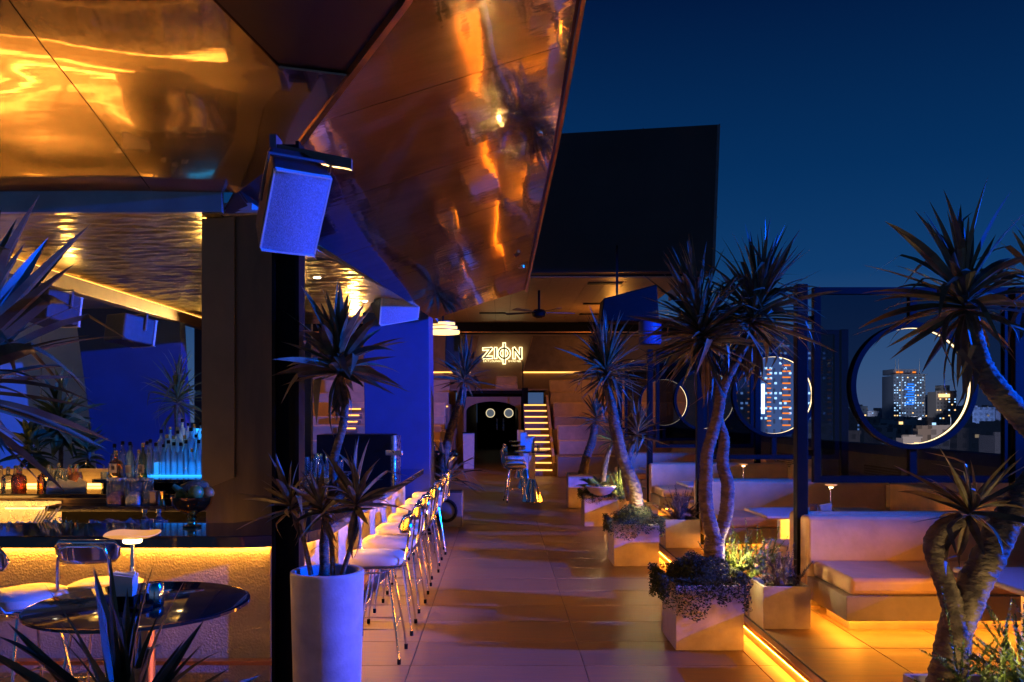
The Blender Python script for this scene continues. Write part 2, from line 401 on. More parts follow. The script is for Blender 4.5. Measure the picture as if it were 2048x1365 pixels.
# ================================================================== posts and columns near the bar
po = thing('steel_post', 'black steel post beside the concrete cylinder planter', 'post', (-1.275, 4.95, 0))
m = MB().box(-1.355,-1.335,4.875,5.025,0,3.36).box(-1.215,-1.195,4.875,5.025,0,3.36).box(-1.335,-1.215,4.94,4.96,0,3.36)
m.build('shaft', M['black'], po); bx('base_plate', M['black'], po, -1.39,-1.16,4.84,5.06,0,.012)
cc = thing('clad_column', 'dark bronze clad column rising from behind the bar counter', 'column', (-1.9, 6.3, 0))
MB().prism([(-2.19,6.12),(-1.66,6.0),(-1.66,6.5),(-2.19,6.5)], 0, 3.215).build('shaft', M['bronzecol'], cc, bevel=.006)
MB().hull8([(-2.215,6.105,1.18),(-1.955,6.045,1.28),(-1.955,6.063,1.28),(-2.215,6.124,1.18)], [(-2.215,6.105,3.19),(-1.955,6.045,3.19),(-1.955,6.063,3.19),(-2.215,6.124,3.19)]).build('cover_panel', M['coverp'], cc)
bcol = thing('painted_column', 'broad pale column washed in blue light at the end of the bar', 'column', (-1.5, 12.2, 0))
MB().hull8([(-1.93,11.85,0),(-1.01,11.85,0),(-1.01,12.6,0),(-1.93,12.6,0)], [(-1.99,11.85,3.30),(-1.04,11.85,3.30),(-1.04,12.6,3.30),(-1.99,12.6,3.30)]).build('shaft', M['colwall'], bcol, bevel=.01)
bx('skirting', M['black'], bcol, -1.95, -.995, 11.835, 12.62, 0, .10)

# ================================================================== bar
bar = thing('bar_counter', 'long bar counter with black stone top and lit stucco front', 'bar', (-2, 5.4, 0))
outer = [(-7.2,5.10),(-1.62,5.10),(-1.40,5.15),(-1.25,5.30),(-1.16,5.55),(-1.06,11.3)]
inner = [(-1.60,11.3),(-1.68,6.05),(-1.85,5.72),(-7.2,5.72)]
MB().prism(outer + inner, .915, .99).build('counter_top', M['blackstone'], bar, bevel=.006)
MB().prism([(-7.2,5.36),(-1.50,5.36),(-1.50,5.60),(-7.2,5.60)], .0, .9145).build('stucco_front', M['stucco'], bar)
MB().prism([(-1.40,5.46),(-1.30,11.2),(-1.50,11.2),(-1.60,5.605)], .0, .9145).build('stucco_side', M['stucco'], bar)
MB().prism([(-1.497,5.34),(-1.385,5.34),(-1.385,5.455),(-1.497,5.455)], .0, .9145).build('corner_pier', M['concrete'], bar, bevel=.005)
MB().prism([(-7.2,5.27),(-1.40,5.27),(-1.40,5.338),(-7.2,5.338)], .14, .165).build('foot_rail', M['trim'], bar)
MB().prism([(-1.385,5.34),(-1.30,5.46),(-1.20,11.2),(-1.299,11.2)], .14, .165).build('foot_rail', M['trim'], bar)
bx('led_strip', M['ledbar'], bar, -7.0, -1.45, 5.335, 5.352, .888, .905)
MB().hull8([(-1.375,5.50,.888),(-1.358,5.50,.888),(-1.268,11.2,.888),(-1.285,11.2,.888)], [(-1.375,5.50,.905),(-1.358,5.50,.905),(-1.268,11.2,.905),(-1.285,11.2,.905)]).build('led_strip', M['ledbar'], bar)
bx('work_bench', M['steel'], bar, -7.2, -2.35, 5.725, 6.25, .86, .90, .004)
bx('work_cabinet', M['steel'], bar, -7.2, -2.4, 5.76, 6.2, .1, .858)
bx('led_strip', M['ledmirror'], bar, -6.0, -2.45, 6.26, 6.285, .845, .86)
bx('reflector_mat', M['stucco'], bar, -7.0, -2.4, 6.22, 7.08, .001, .02)  # unseen pale mat, added so the bronze panel reflects a golden band
bx('led_strip', M['ledmirror'], bar, -6.0, -2.6, 6.21, 6.225, .30, .315)  # extra strip added for one more mirrored line
bx('led_strip', M['ledmirror'], bar, -5.2, -2.0, 5.735, 5.745, .9015, .908)
# back station
bst = thing('back_station', 'dark back bar station with drawers and cutting ledge', 'cabinet', (-3.5, 7.4, 0))
bx('carcass', M['beam'], bst, -6.4, -2.3, 7.1, 7.9, 0, 1.02)
bx('ledge', M['blackstone'], bst, -6.45, -2.25, 7.05, 7.95, 1.022, 1.06, .004)
bx('raised_ledge', M['blackstone'], bst, -3.62, -2.25, 7.30, 8.2, 1.13, 1.165, .003)
bx('riser', M['black'], bst, -3.58, -2.29, 7.42, 8.1, 1.061, 1.128)
for k in range(4):
    d_ = bx('drawer_front', M['steel'], bst, -6.2+k*.62, -5.63+k*.62, 7.08, 7.098, .55, 1.0, .003)
    bx('handle', M['chrome'], d_, -6.1+k*.62, -5.73+k*.62, 7.05, 7.07, .93, .945)
bx('low_shelf', M['blackstone'], bst, -3.75, -2.3, 6.78, 7.04, .94, .985, .003)
bx('shelf_bracket', M['black'], bst, -3.7, -2.35, 6.95, 7.045, .2, .939)
bx('led_strip', M['ledmirror'], bst, -5.8, -2.4, 7.0, 7.02, .75, .77)
bx('led_strip', M['ledmirror'], bst, -5.8, -3.0, 7.07, 7.085, .40, .415)

bx('led_strip', M['ledbottle'], bst, -5.5, -3.75, 7.80, 7.83, 1.065, 1.085)
bx('back_upstand', M['stucco'], bst, -5.6, -3.7, 7.90, 7.93, 1.0605, 1.22)
# ================================================================== bottles
def bottle_mesh(kind, gm, name):
    if kind == 0: prof = [(.034,0),(.037,.01),(.037,.17),(.030,.20),(.013,.225),(.012,.275)]
    elif kind == 1: prof = [(.045,0),(.048,.01),(.048,.11),(.040,.135),(.014,.15),(.013,.19)]
    elif kind == 2: prof = [(.028,0),(.030,.01),(.030,.20),(.024,.235),(.011,.26),(.011,.30)]
    else: prof = [(.038,0),(.046,.05),(.040,.12),(.016,.17),(.014,.22)]
    return MB().lathe(prof, (0,0,0), 12, power=(3.5 if kind == 1 else 2.0)).mesh(name, gm, True), prof[-1]
_bm = {}
def bottle(pos, kind, gm, label, group, s=1.0, lab=False, text=None):
    key = (kind, gm)
    if key not in _bm:
        me, top = bottle_mesh(kind, M[gm], 'body')
        cap = MB().lathe([(.016,0),(.016,.03),(.012,.034)], (0,0,0), 10).mesh('cap', M['black'] if (kind+len(gm)) % 2 else M['gold'], True)
        _bm[key] = (me, top, cap, MB().box(-.026,.026,-.002,.002,-.035,.035).mesh('paper_label', M['white']))
    me, top, cap, lb = _bm[key]
    t = thing('bottle', label, 'bottle', pos, group); t.scale = (s, s, s)
    o = bpy.data.objects.new('body', me); COL.objects.link(o); o.parent = t
    c = bpy.data.objects.new('cap', cap); COL.objects.link(c); c.parent = t; c.location = (0, 0, top[1]-.006)
    if lab:
        l = bpy.data.objects.new('paper_label', lb); COL.objects.link(l); l.parent = t; l.location = (0, -(.050 if kind == 1 else .040), .085)
        if text:
            fo = bpy.data.objects.new('label_text', text_mesh(text, .03, M['black'])); COL.objects.link(fo); fo.parent = l; fo.location = (0, -.0035, 0); fo.rotation_euler = (R(90), 0, 0)
    return t
# blue-lit tiers
tiers = thing('bottle_tiers', 'stepped display tiers glowing blue beside the bronze column', 'shelf', (-2.9, 7.9, 1.165))
for k in range(3):
    bx('tier', M['bluelit'], tiers, -3.30+.03*k, -2.32, 7.62+.16*k, 7.62+.16*(k+1)-.002, 1.168, 1.175+.11*k)
bx('back_panel', M['bluelit'], tiers, -3.05, -2.60, 8.12, 8.14, 1.40, 1.60)
for k in range(3):
    for i in range(17):
        x = -3.27 + .03*k + i*.056 + random.uniform(-.008,.008)
        bottle((x, 7.70+.16*k, 1.1765+.11*k), random.choice([0,2,0,3]), random.choice(['blueglass','blueglass','glass','amber'] if i > 9 else ['blueglass','glass','blueglass']),
               ('spirit bottle on the ' + ['lowest', 'middle', 'highest'][k] + ' blue glowing tier, ' + ('next to the bronze column' if i > 8 else 'at its left end' if i < 4 else 'at its middle')), 'bottles on the blue lit tiers', random.uniform(.85,1.1))
p = at(231, 960, 7.35); bottle((p.x, 7.36, 1.166), 1, 'amber', 'squat amber bottle with white label and dark script on black ledge', None, 1.15, True, '響')
p = at(285, 960, 7.35); bottle((p.x, 7.36, 1.166), 0, 'greenb', 'olive green bottle with white label of two characters on black ledge', None, 1.05, True, '白\n州')
p = at(253, 960, 7.35); bottle((p.x, 7.42, 1.166), 2, 'blueglass', 'slim patterned bottle between the amber and the olive green bottle', None, 1.0, True)
for i in range(5): bottle((-3.56+i*.075, 7.60, 1.166), [0,2,0,3,2][i], 'glass', 'clear bottle in the row behind the labelled bottles', 'clear bottles on the black ledge')
for i in range(24):
    x = -5.4 + i*.068 + random.uniform(-.02,.02)
    bottle((x, 7.35+random.uniform(-.1,.25), 1.061), random.choice([1,3,0,1]), random.choice(['amber','amber','glass']),
           ('amber lit bottle on the back station, ' + ['far left end', 'left of the napkins', 'just beside the napkins'][i//8]), 'bottles on the back station', random.uniform(.85,1.05))
def glassware(pos, h, r, label, group):
    t = MB().lathe([(r*.7,0),(r*.75,.006),(r,h),(r*.94,h),(r*.70,.012)], pos, 14).build('drinking_glass', M['glass'], None, True)
    return tag(t, label, 'glass', group)
for i in range(9):
    glassware((-3.95+random.uniform(-.25,.25), 7.35+.06*i, 1.061), random.uniform(.10,.20), .04, 'clear glass standing on the back station beside napkins', 'glasses on the back station')
nap = MB()
for k in range(7):
    a = random.uniform(-.5,.5); x = -3.92+.04*k
    nap.hull8([(x-.05,7.20,1.061),(x+.05,7.20,1.061),(x+.05,7.23,1.061),(x-.05,7.23,1.061)], [(x-.04+.05*a,7.22,1.17+.04*a),(x+.03+.05*a,7.22,1.14),(x+.03+.05*a,7.235,1.14),(x-.04+.05*a,7.235,1.17+.04*a)])
tag(nap.build('paper_napkins', M['white']), 'fan of white paper napkins on the back station', 'napkins')
# storage jars on low shelf
for i, (px, wv, fill, lb) in enumerate(((233,.064,(.45,.16,.05),'square glass jar of dried orange slices on the low bar shelf'),(270,.064,(.5,.5,.55),'square glass jar of white sugar on the low bar shelf'),(296,.036,(.02,.02,.02),'narrow jar with black label on the low bar shelf'))):
    x = (px-CX)/F*6.9
    t = thing('storage_jar', lb, 'jar', (x, 6.9, .986))
    MB().lathe([(wv,0),(wv,.20),(wv*.96,.205)], (x,6.9,.986), 16, power=8).build('body', M['glass'], t, True)
    MB().lathe([(wv*.92,0),(wv*.9,.06),(wv*.5,.10),(.01,.11)], (x,6.9,.99), 14, power=6).build('contents', mat('jar_fill', fill, .7, var=.5, vscale=30, bump=1, bscale=50), t, True)
    MB().lathe([(wv*.98,.206),(wv*.98,.222)], (x,6.9,.986), 16, power=8).build('lid', M['steel'], t, True)
# jigger, small boxes
tag(MB().lathe([(.028,0),(.012,.05),(.012,.056),(.026,.115)], ((327-CX)/F*6.9,6.88,.986), 14).build('jigger', M['gold'], None, True), 'copper double ended jigger on the low bar shelf', 'jigger')
tag(bx('tea_box', M['bronzecol'], None, (303-CX)/F*6.9, (315-CX)/F*6.9, 6.86, 6.95, .986, 1.10, .003), 'small brown box beside the copper jigger', 'box')
# ice trough with garnish
ice = thing('ice_trough', 'steel trough of ice and garnish along the inner bar edge', 'tray', (-3.0, 5.9, .90))
bx('tray', M['steel'], ice, -4.6, -2.36, 5.76, 6.12, .9015, .925, .004)
m = MB()
for k in range(70):
    x = random.uniform(-2.95,-2.42); y = random.uniform(5.82,6.05); z = .93+random.uniform(0,.03); s = random.uniform(.014,.024)
    q = Matrix.Rotation(random.uniform(0,3),3,Vector((random.random(),random.random(),random.random()+.1)).normalized())
    c = [q @ Vector((a*s,b*s,e*s)) + Vector((x,y,z)) for e in (-1,1) for a,b in ((-1,-1),(1,-1),(1,1),(-1,1))]
    m.hull8(c[:4], c[4:])
tag(m.build('ice_cubes', M['glass'], ice), kind='stuff')
for i, px in enumerate((313, 340)):
    p = at(px, 1035, 5.85)
    t = thing('bitters_bottle', ('squat glass bitters bottle with metal stopper beside the ice', 'glass bitters bottle with metal stopper nearer the gold fruit bowl')[i], 'bottle', (p.x, 5.80, .9915))
    MB().lathe([(.030,0),(.032,.03),(.013,.05),(.012,.075)], (p.x,5.66,.9915), 12).build('body', M['glass'], t, True)
    MB().lathe([(.016,.075),(.017,.10)], (p.x,5.66,.9915), 12).build('stopper', M['steel'], t, True)
gar = thing('herb_garnish', 'bunch of fresh green herbs lying by the ice trough', 'herbs', ((110-CX)/F*5.9, 5.9, .93))
m = MB(); gx = (110-CX)/F*5.9
for k in range(260):
    c = Vector((gx+random.gauss(0,.06), 5.9+random.gauss(0,.04), .93+abs(random.gauss(0,.025)))); a = Vector((random.gauss(0,1),random.gauss(0,1),random.gauss(0,.6))).normalized()*.018; b = a.orthogonal().normalized()*.006
    m.add([c-a, c+b, c+a, c-b], [(0,1,2,3)])
m.build('leaves', M['fern'], gar)
lg = thing('lemongrass_stalks', 'leaning pale lemongrass stalks beside ginger on the bar', 'stalks', ((75-CX)/F*5.9, 5.9, .93))
for k in range(6):
    x = (58-CX)/F*5.9 + k*.02
    MB().tube([(x,5.92,.93),(x+.05+.01*k,5.9,1.0+.01*k),(x+.09+.01*k,5.88,1.05+.02*(k%3))], [.007,.006,.004], 6).build('stalk', mat('lemongrass', (.42,.36,.12), .5, var=.2), lg, True)
gin = MB()
for k in range(5): gin.lathe([(.004,-.02),(.02,-.01),(.024,.005),(.01,.02),(.003,.024)], ((22-CX)/F*5.9+k*.045, 5.88+.02*(k%2), .955), 10)
tag(gin.build('ginger_root', mat('ginger', (.55,.36,.12), .7, var=.2), None, True), 'knobbly pale ginger root at the left end of the bar', 'ginger')

# fruit bowl
fb = thing('fruit_bowl', 'gold pedestal bowl on the black bar counter', 'bowl', (-2.06, 5.5, .991))
bp_ = (-2.06, 5.50, .991)
MB().lathe([(.058,0),(.06,.012),(.032,.02),(.026,.035),(.030,.05),(.024,.062),(.030,.075),(.018,.085),(.03,.092),(.09,.115),(.125,.155),(.135,.205),(.130,.205),(.118,.16),(.085,.125),(.02,.108)], bp_, 28).build('bowl', M['gold'], fb, True)
def fruit(name, label, c, r, sz, col, n=14):
    prof = [(r*math.sin(math.pi*k/8)+.0005, -sz*math.cos(math.pi*k/8)) for k in range(9)]
    return tag(MB().lathe(prof, c, n).build(name, mat(name, col, .4, var=.2, vscale=20, bump=.2, bscale=60), None, True), label, 'fruit')
fruit('green_mango', 'round green mango in the gold pedestal bowl', (-2.015,5.45,1.225), .05, .05, (.16,.22,.04))
fruit('orange_fruit', 'orange fruit at the bowl rim nearest the column', (-1.965,5.53,1.215), .042, .042, (.5,.16,.03))
fruit('lime_fruit', 'small dark lime on the near side of the gold bowl', (-2.12,5.45,1.205), .034, .03, (.06,.12,.02))
cu = MB().tube([(-2.17,5.46,1.27),(-2.13,5.46,1.24),(-2.08,5.47,1.19)], [.016,.024,.02], 10).build('cucumber', mat('cucumber', (.14,.20,.05), .45, var=.25), None, True); tag(cu, 'green cucumber leaning out of the gold bowl', 'vegetable')
pa = thing('pineapple', 'brown pineapple lying across the fruit bowl', 'fruit', (-2.06,5.56,1.24))
MB().lathe([(.001,-.10),(.045,-.09),(.06,-.03),(.058,.04),(.03,.085),(.001,.09)], (0,0,0), 14).build('body', mat('pineapple', (.20,.11,.03), .7, bump=1, bscale=50, var=.4, vscale=40), None, True).parent = pa
pa.rotation_euler = (0, R(80), R(10))
va = tag(MB().lathe([(.05,0),(.07,.06),(.085,.30),(.05,.42),(.03,.46),(.045,.50)], (-2.42,7.5,1.166), 18).build('tall_vase', mat('vase', (.10,.16,.20), .3, var=.2), None, True), 'tall teal vase standing next to the bronze column', 'vase')

# ================================================================== bar stools
def make_stool():
    t = thing('bar_stool', '', 'stool', (0,0,0))
    MB().lathe([(.88,.672),(.985,.684),(1.0,.705),(.97,.728),(.86,.744),(.5,.752),(.02,.753)], (0,0,0), 28, .215, .205, 3.4).build('seat', M['leather'], t, True)
    rp = []
    for k in range(24):
        a = 2*math.pi*k/24; ca, sa = math.cos(a), math.sin(a); e = 2/3.4
        rp.append((.212*math.copysign(abs(ca)**e,ca), .202*math.copysign(abs(sa)**e,sa), .668))
    MB().tube(rp, .008, 8, True).build('seat_ring', M['chrome'], t, True)
    rp = [(.10*math.cos(2*math.pi*k/16), .10*math.sin(2*math.pi*k/16), .615) for k in range(16)]
    MB().tube(rp, .007, 8, True).build('under_ring', M['chrome'], t, True)
    for sx in (-1,1):
        for sy in (-1,1):
            l = MB().tube([(sx*.13,sy*.12,.668),(sx*.105,sy*.10,.615),(sx*.135,sy*.13,.45),(sx*.185,sy*.18,.12),(sx*.195,sy*.19,.03)], .0085, 8).build('leg', M['chrome'], t, True)
            MB().lathe([(.013,0),(.014,.035),(.010,.037)], (sx*.195,sy*.19,0), 10).build('foot_cap', M['black'], l, True)
    q = .165; z = .235
    MB().tube([(-q,-q,z),(q,-q,z),(q,q,z),(-q,q,z)], .008, 8, True).build('footrest', M['chrome'], t, True)
    MB().tube([(-.12,-.17,.668),(-.205,-.165,.675),(-.235,-.155,.72),(-.262,-.14,.93),(-.27,-.12,.985),(-.272,-.08,1.0),(-.272,.08,1.0),(-.27,.12,.985),(-.262,.14,.93),(-.235,.155,.72),(-.205,.165,.675),(-.12,.17,.668)], .0085, 8).build('back_tube', M['chrome'], t, True)
    m = MB(); n = 12; vs = []; fs = []
    for j in range(7):
        v = j/6
        for i in range(n+1):
            u = -1+2*i/n; y = .185*u; hw = .07*(1-.12*u*u) * (1 if abs(u) < .8 else math.sqrt(max(0.08, 1-((abs(u)-.8)/.2)**2)))
            z = .965 + (v-.5)*2*hw; x = -.258 + .055*u*u - .02*(v-.5)
            vs.append((x,y,z))
    for j in range(6):
        for i in range(n): fs.append((j*(n+1)+i, j*(n+1)+i+1, (j+1)*(n+1)+i+1, (j+1)*(n+1)+i))
    o = m.add(vs, fs).build('backrest', M['chrome'], t, True)
    s = o.modifiers.new('solid','SOLIDIFY'); s.thickness = .012; s.offset = 1
    return t
proto = make_stool()
ords = ['first','second','third','fourth','fifth','sixth','seventh']
spots = [(-.90, 5.92+.735*i, R(180+random.uniform(-7,7)), f'cream bar stool along the aisle, {ords[i]} from the cylinder planter', 'stools along the aisle side of the bar') for i in range(7)]
spots += [((62-CX)/F*4.70, 4.66, R(58), 'cream stool at the left photo edge by the bar front', 'stools at the bar front'),
          ((205-CX)/F*4.86, 4.88, R(92), 'stool with curved chrome back behind the round black table', 'stools at the bar front')]
spots += [(.28, 16.3, R(10), 'far stool left of the nearest cone based high table', 'stools at the high tables'), (.30, 17.2, R(-8), 'far stool between the first and second high tables', 'stools at the high tables'),
          (.32, 19.2, R(5), 'farthest stool beside the high tables in the aisle', 'stools at the high tables')]
for i, (x, y, rz, lb, g) in enumerate(spots):
    s = proto if i == 0 else copy_tree(proto)
    s.location = (x, y, .007); s.rotation_euler = (0, 0, rz); tag(s, lb, 'stool', g)

# ================================================================== round black table in front of the bar
TX, TY, TZ = (281-CX)/F*3.08, 3.08, 1.045
tb = thing('round_table', 'round black high table in front of the bar stools', 'table', (TX, TY, 0))
MB().lathe([(.38,0),(.392,.004),(.392,.014),(.38,.018)], (TX,TY,TZ-.018), 64).build('tabletop', M['blackstone'], tb, True)
MB().lathe([(.034,.02),(.034,TZ-.02)], (TX+.02,TY,0), 20).build('stem', M['trim'], tb, True)
MB().lathe([(.24,.0),(.24,.014),(.05,.03)], (TX+.02,TY,0), 32).build('base', M['black'], tb, True)
def table_lamp(x, y, z, h, r, label, ribs=False, power=0):
    t = thing('table_lamp', label, 'lamp', (x,y,z))
    MB().lathe([(r*.55,0),(r*.55,.010),(.012,.014)], (x,y,z), 20).build('base', M['chrome'], t, True)
    MB().lathe([(.0075,.01),(.0075,h-.012)], (x,y,z), 12).build('stem', M['chrome'], t, True)
    m = MB(); n = 48; vs = []
    for rr, dz, ad in ((.018,-.012,0),(.35,-.008,.2),(.75,.0,.6),(1.0,.010,1.0),(.98,.013,1.0),(.7,.006,.6),(.018,.0,0)):
        R_ = rr*r if rr > .1 else rr
        for k in range(n):
            a = 2*math.pi*k/n
            vs.append((x+R_*math.cos(a), y+R_*math.sin(a), z+h+dz+(.004*math.sin(3*a)*ad if ribs else 0)))
    fs = [(j*n+k, j*n+(k+1)%n, (j+1)*n+(k+1)%n, (j+1)*n+k) for j in range(6) for k in range(n)]
    m.add(vs, fs).build('shade', M['shade'] , t, True)
    MB().lathe([(r*.30,-.024),(r*.34,-.018),(r*.34,-.0135)], (x,y,z+h), 20).build('bulb', M['lampglow'], t, True)
    return t
M['shade'] = mat('lamp_shade', (.22,.14,.07), .45, var=.05, emit=((1,.40,.09), .60))
table_lamp((265-CX)/F*3.02, 3.02, TZ, .255, .098, 'disc topped lamp glowing on the round black table', True)
nh = thing('napkin_holder', 'napkins in a small holder on the round black table', 'napkin holder', ((252-CX)/F*2.98, 2.98, TZ))
nx_ = (252-CX)/F*2.98
bx('holder', M['black'], nh, nx_-.045, nx_+.045, 2.945, 3.0, TZ+.001, TZ+.05, .004)
for k in range(5):
    MB().hull8([(nx_-.036,2.951+k*.009,TZ+.02),(nx_+.036,2.951+k*.009,TZ+.02),(nx_+.036,2.956+k*.009,TZ+.02),(nx_-.036,2.956+k*.009,TZ+.02)],
               [(nx_-.04,2.949+k*.010,TZ+.128+.006*(k%2)),(nx_+.038,2.949+k*.010,TZ+.118+.009*(k%3)),(nx_+.038,2.954+k*.010,TZ+.118+.009*(k%3)),(nx_-.04,2.954+k*.010,TZ+.128+.006*(k%2))]).build('napkin', M['white'], nh)
tag(MB().lathe([(.030,0),(.034,.01),(.033,.07),(.026,.086),(.024,.086),(.031,.07),(.031,.012)], ((309-CX)/F*3.02,3.02,TZ+.001), 20).build('steel_cup', M['chrome'], None, True), 'polished steel cup beside the napkin holder', 'cup')
tag(MB().lathe([(.04,0),(.042,.012),(.03,.014)], ((281-CX)/F*2.96,2.96,TZ+.001), 18).build('ash_dish', M['black'], None, True), 'shallow black dish between napkins and steel cup', 'dish')

# ================================================================== loudspeakers
def speaker(label, c, wid, hei, dep, rz, tilt, roll=0, grille=True, arm=None):
    t = thing('loudspeaker', label, 'loudspeaker', c)
    w2, h2 = wid/2, hei/2
    m = MB(); fr = [(-w2,0),(-w2*.6,-dep*.05),(w2*.6,-dep*.05),(w2,0),(w2*.80,dep),(-w2*.80,dep)]
    m.prism(fr, -h2, h2)
    parts = [m.build('cabinet', M['cabinet'], None, bevel=.012*wid/.3)]
    n = 10; vs = []; 
    for j in (0,1):
        for i in range(n+1):
            u = -1+2*i/n
            for off in (0,.008):
                vs.append((u*w2*.93, -dep*.055*(1-u*u)-.012-off, (-h2 if j == 0 else h2)*.955))
    g = MB(); q = 2*(n+1)
    fs = []
    for i in range(n):
        a = i*2; fs += [(a+1,a+3,q+a+3,q+a+1),(a,q+a,q+a+2,a+2),(a,a+2,a+3,a+1),(q+a,q+a+1,q+a+3,q+a+2)]
    fs += [(0,1,q+1,q),(2*n,q+2*n,q+2*n+1,2*n+1)]
    parts.append(g.add(vs, fs).build('grille', M['grille'], None, True))
    e_ = .012*wid/.3; bz = MB()
    for z0_, z1_, x0_, x1_ in ((h2*.96,h2*.995,-w2*.95,w2*.95), (-h2*.995,-h2*.96,-w2*.95,w2*.95), (-h2*.955,h2*.955,-w2*.99,-w2*.935), (-h2*.955,h2*.955,w2*.935,w2*.99)):
        bz.box(x0_,x1_,-.022-(dep*.055 if x1_-x0_ > wid*.5 else 0),-.001,z0_,z1_)
    parts.append(bz.build('bezel', M['white'], None))
    y = MB().tube([(-w2-.012,dep*.35,0),(-w2-.012,dep*.35,h2+.03),(w2+.012,dep*.35,h2+.03),(w2+.012,dep*.35,0)], .012, 6)
    parts.append(y.build('yoke', M['bluebar'], None))
    for p_ in parts: p_.parent = t
    t.rotation_euler = (tilt, roll, rz)
    return t
sp = at(590, 425, 4.72)
speaker('large grey grille loudspeaker hanging in front of the black post', sp, .33, .50, .30, R(30), R(38), R(1))
br = thing('speaker_bracket', 'blue lit steel arm above the large loudspeaker', 'bracket', at(628, 312, 4.85))
a, b = at(552, 300, 4.90), at(704, 330, 4.72)
MB().hull8([a+Vector((0,-.02,-.035)), b+Vector((0,-.02,-.03)), b+Vector((0,.02,-.03)), a+Vector((0,.02,-.035))], [a+Vector((0,-.02,.03)), b+Vector((0,-.02,.03)), b+Vector((0,.02,.03)), a+Vector((0,.02,.03))]).build('arm', M['bluebar'], br)
a = at(552, 300, 4.93); bx('clamp', M['bluebar'], br, a.x-.02, a.x+.02, 4.86, 5.0, a.z-.06, a.z+.07)
a = at(590, 318, 4.80); bx('drop_rod', M['bluebar'], br, a.x-.012, a.x+.012, 4.79, 4.81, a.z-.07, a.z+.02)
sp = at(800, 612, 10.6)
speaker('blue lit loudspeaker tilted under the canopy by the pale column', sp, .56, .48, .42, R(28), R(40), R(-12))
br = thing('speaker_bracket', 'steel hanger holding the tilted loudspeaker below the canopy', 'bracket', sp+Vector((0,.1,.3)))
bx('rod', M['bluebar'], br, sp.x-.02, sp.x+.02, 10.62, 10.66, sp.z+.22, sp.z+.52); bx('plate', M['bluebar'], br, sp.x-.18, sp.x+.18, 10.55, 10.72, sp.z+.20, sp.z+.235)
for px, py, d, wd, hg, rz, lb in ((125,625,8.2,.42,.30,R(165),'black loudspeaker at the left behind the strap leaves'), (285,668,9.4,.42,.30,R(150),'black loudspeaker hung below the beam against the blue wall'),
                       (912,705,20.0,.45,.7,R(170),'tall black loudspeaker left of the illuminated sign')):
    speaker(lb, at(px,py,d), wd, hg, .36, rz, R(8))

# ================================================================== left interior
lw = thing('left_partition', 'pale partition of tall panels washed blue at the far left', 'partition', (-6, 11, 0))
for k in range(3):
    bx('panel', M['white'], lw, -8.4+k*.86, -7.56+k*.86, 12.0, 12.06, 0, 3.9)
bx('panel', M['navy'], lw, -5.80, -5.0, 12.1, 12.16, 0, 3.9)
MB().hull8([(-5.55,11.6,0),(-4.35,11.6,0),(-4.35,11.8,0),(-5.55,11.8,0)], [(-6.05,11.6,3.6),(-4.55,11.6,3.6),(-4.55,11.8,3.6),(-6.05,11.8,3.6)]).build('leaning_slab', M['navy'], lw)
bwl = thing('rear_bar_wall', 'blue lit wall with a framed opening behind the bar', 'wall', (-4, 13, 0))
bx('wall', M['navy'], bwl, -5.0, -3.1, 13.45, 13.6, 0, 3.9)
bx('frame', M['trim'], bwl, -4.62, -4.18, 13.40, 13.448, 2.45, 2.85); bx('pane', M['white'], bwl, -4.58, -4.22, 13.38, 13.3985, 2.48, 2.82)
# service counter deeper inside with glassware and black equipment
sv = thing('service_counter', 'inner service counter with steel front crowded with glassware', 'counter', (-2.2, 9, 0))
bx('body', M['steel'], sv, -3.6, -1.75, 8.6, 9.5, 0, 1.05)
bx('top', M['steel'], sv, -3.65, -1.72, 8.55, 9.55, 1.052, 1.08, .004)
for i in range(22):
    kx = random.uniform(-2.3,-1.78); ky = random.uniform(8.65,9.4)
    if i % 3 == 0: bottle((kx,ky,1.081), 3, 'glass', 'clear carafe among the glasses on the inner service counter', 'carafes on the service counter', .9)
    else: glassware((kx,ky,1.081), random.uniform(.09,.22), random.uniform(.03,.045), 'clear tumbler on the inner service counter', 'glasses on the service counter')
eq = thing('equipment_rack', 'wide black equipment cabinet behind the service counter', 'cabinet', (-2, 10.6, 0))
x0, x1 = (640-CX)/F*10.6, (786-CX)/F*10.6
bx('body', M['black'], eq, x0, x1, 10.4, 11.0, 0, 1.48, .006)
bx('side_strip', M['steel'], eq, x1+.002, x1+.055, 10.42, 10.98, .75, 1.46)
for k in range(12): bx('vent_slot', M['black'], eq, x1+.008, x1+.049, 10.414, 10.419, .80+k*.052, .825+k*.052)
tp = thing('tap_column', 'slim metal beer tap column near the far end of the bar', 'tap', ((797-CX)/F*9.6, 9.6, .99))
tx = (797-CX)/F*9.6 - .05
MB().lathe([(.035,0),(.03,.02),(.022,.03),(.022,.30)], (tx,9.6,.991), 16).build('column', M['steel'], tp, True)
MB().lathe([(.028,.30),(.024,.48),(.02,.50)], (tx,9.6,.991), 12).build('handle', M['leather'], tp, True)
bx('crossbar', M['steel'], tp, tx-.10, tx+.10, 9.57, 9.63, 1.26, 1.32, .01)

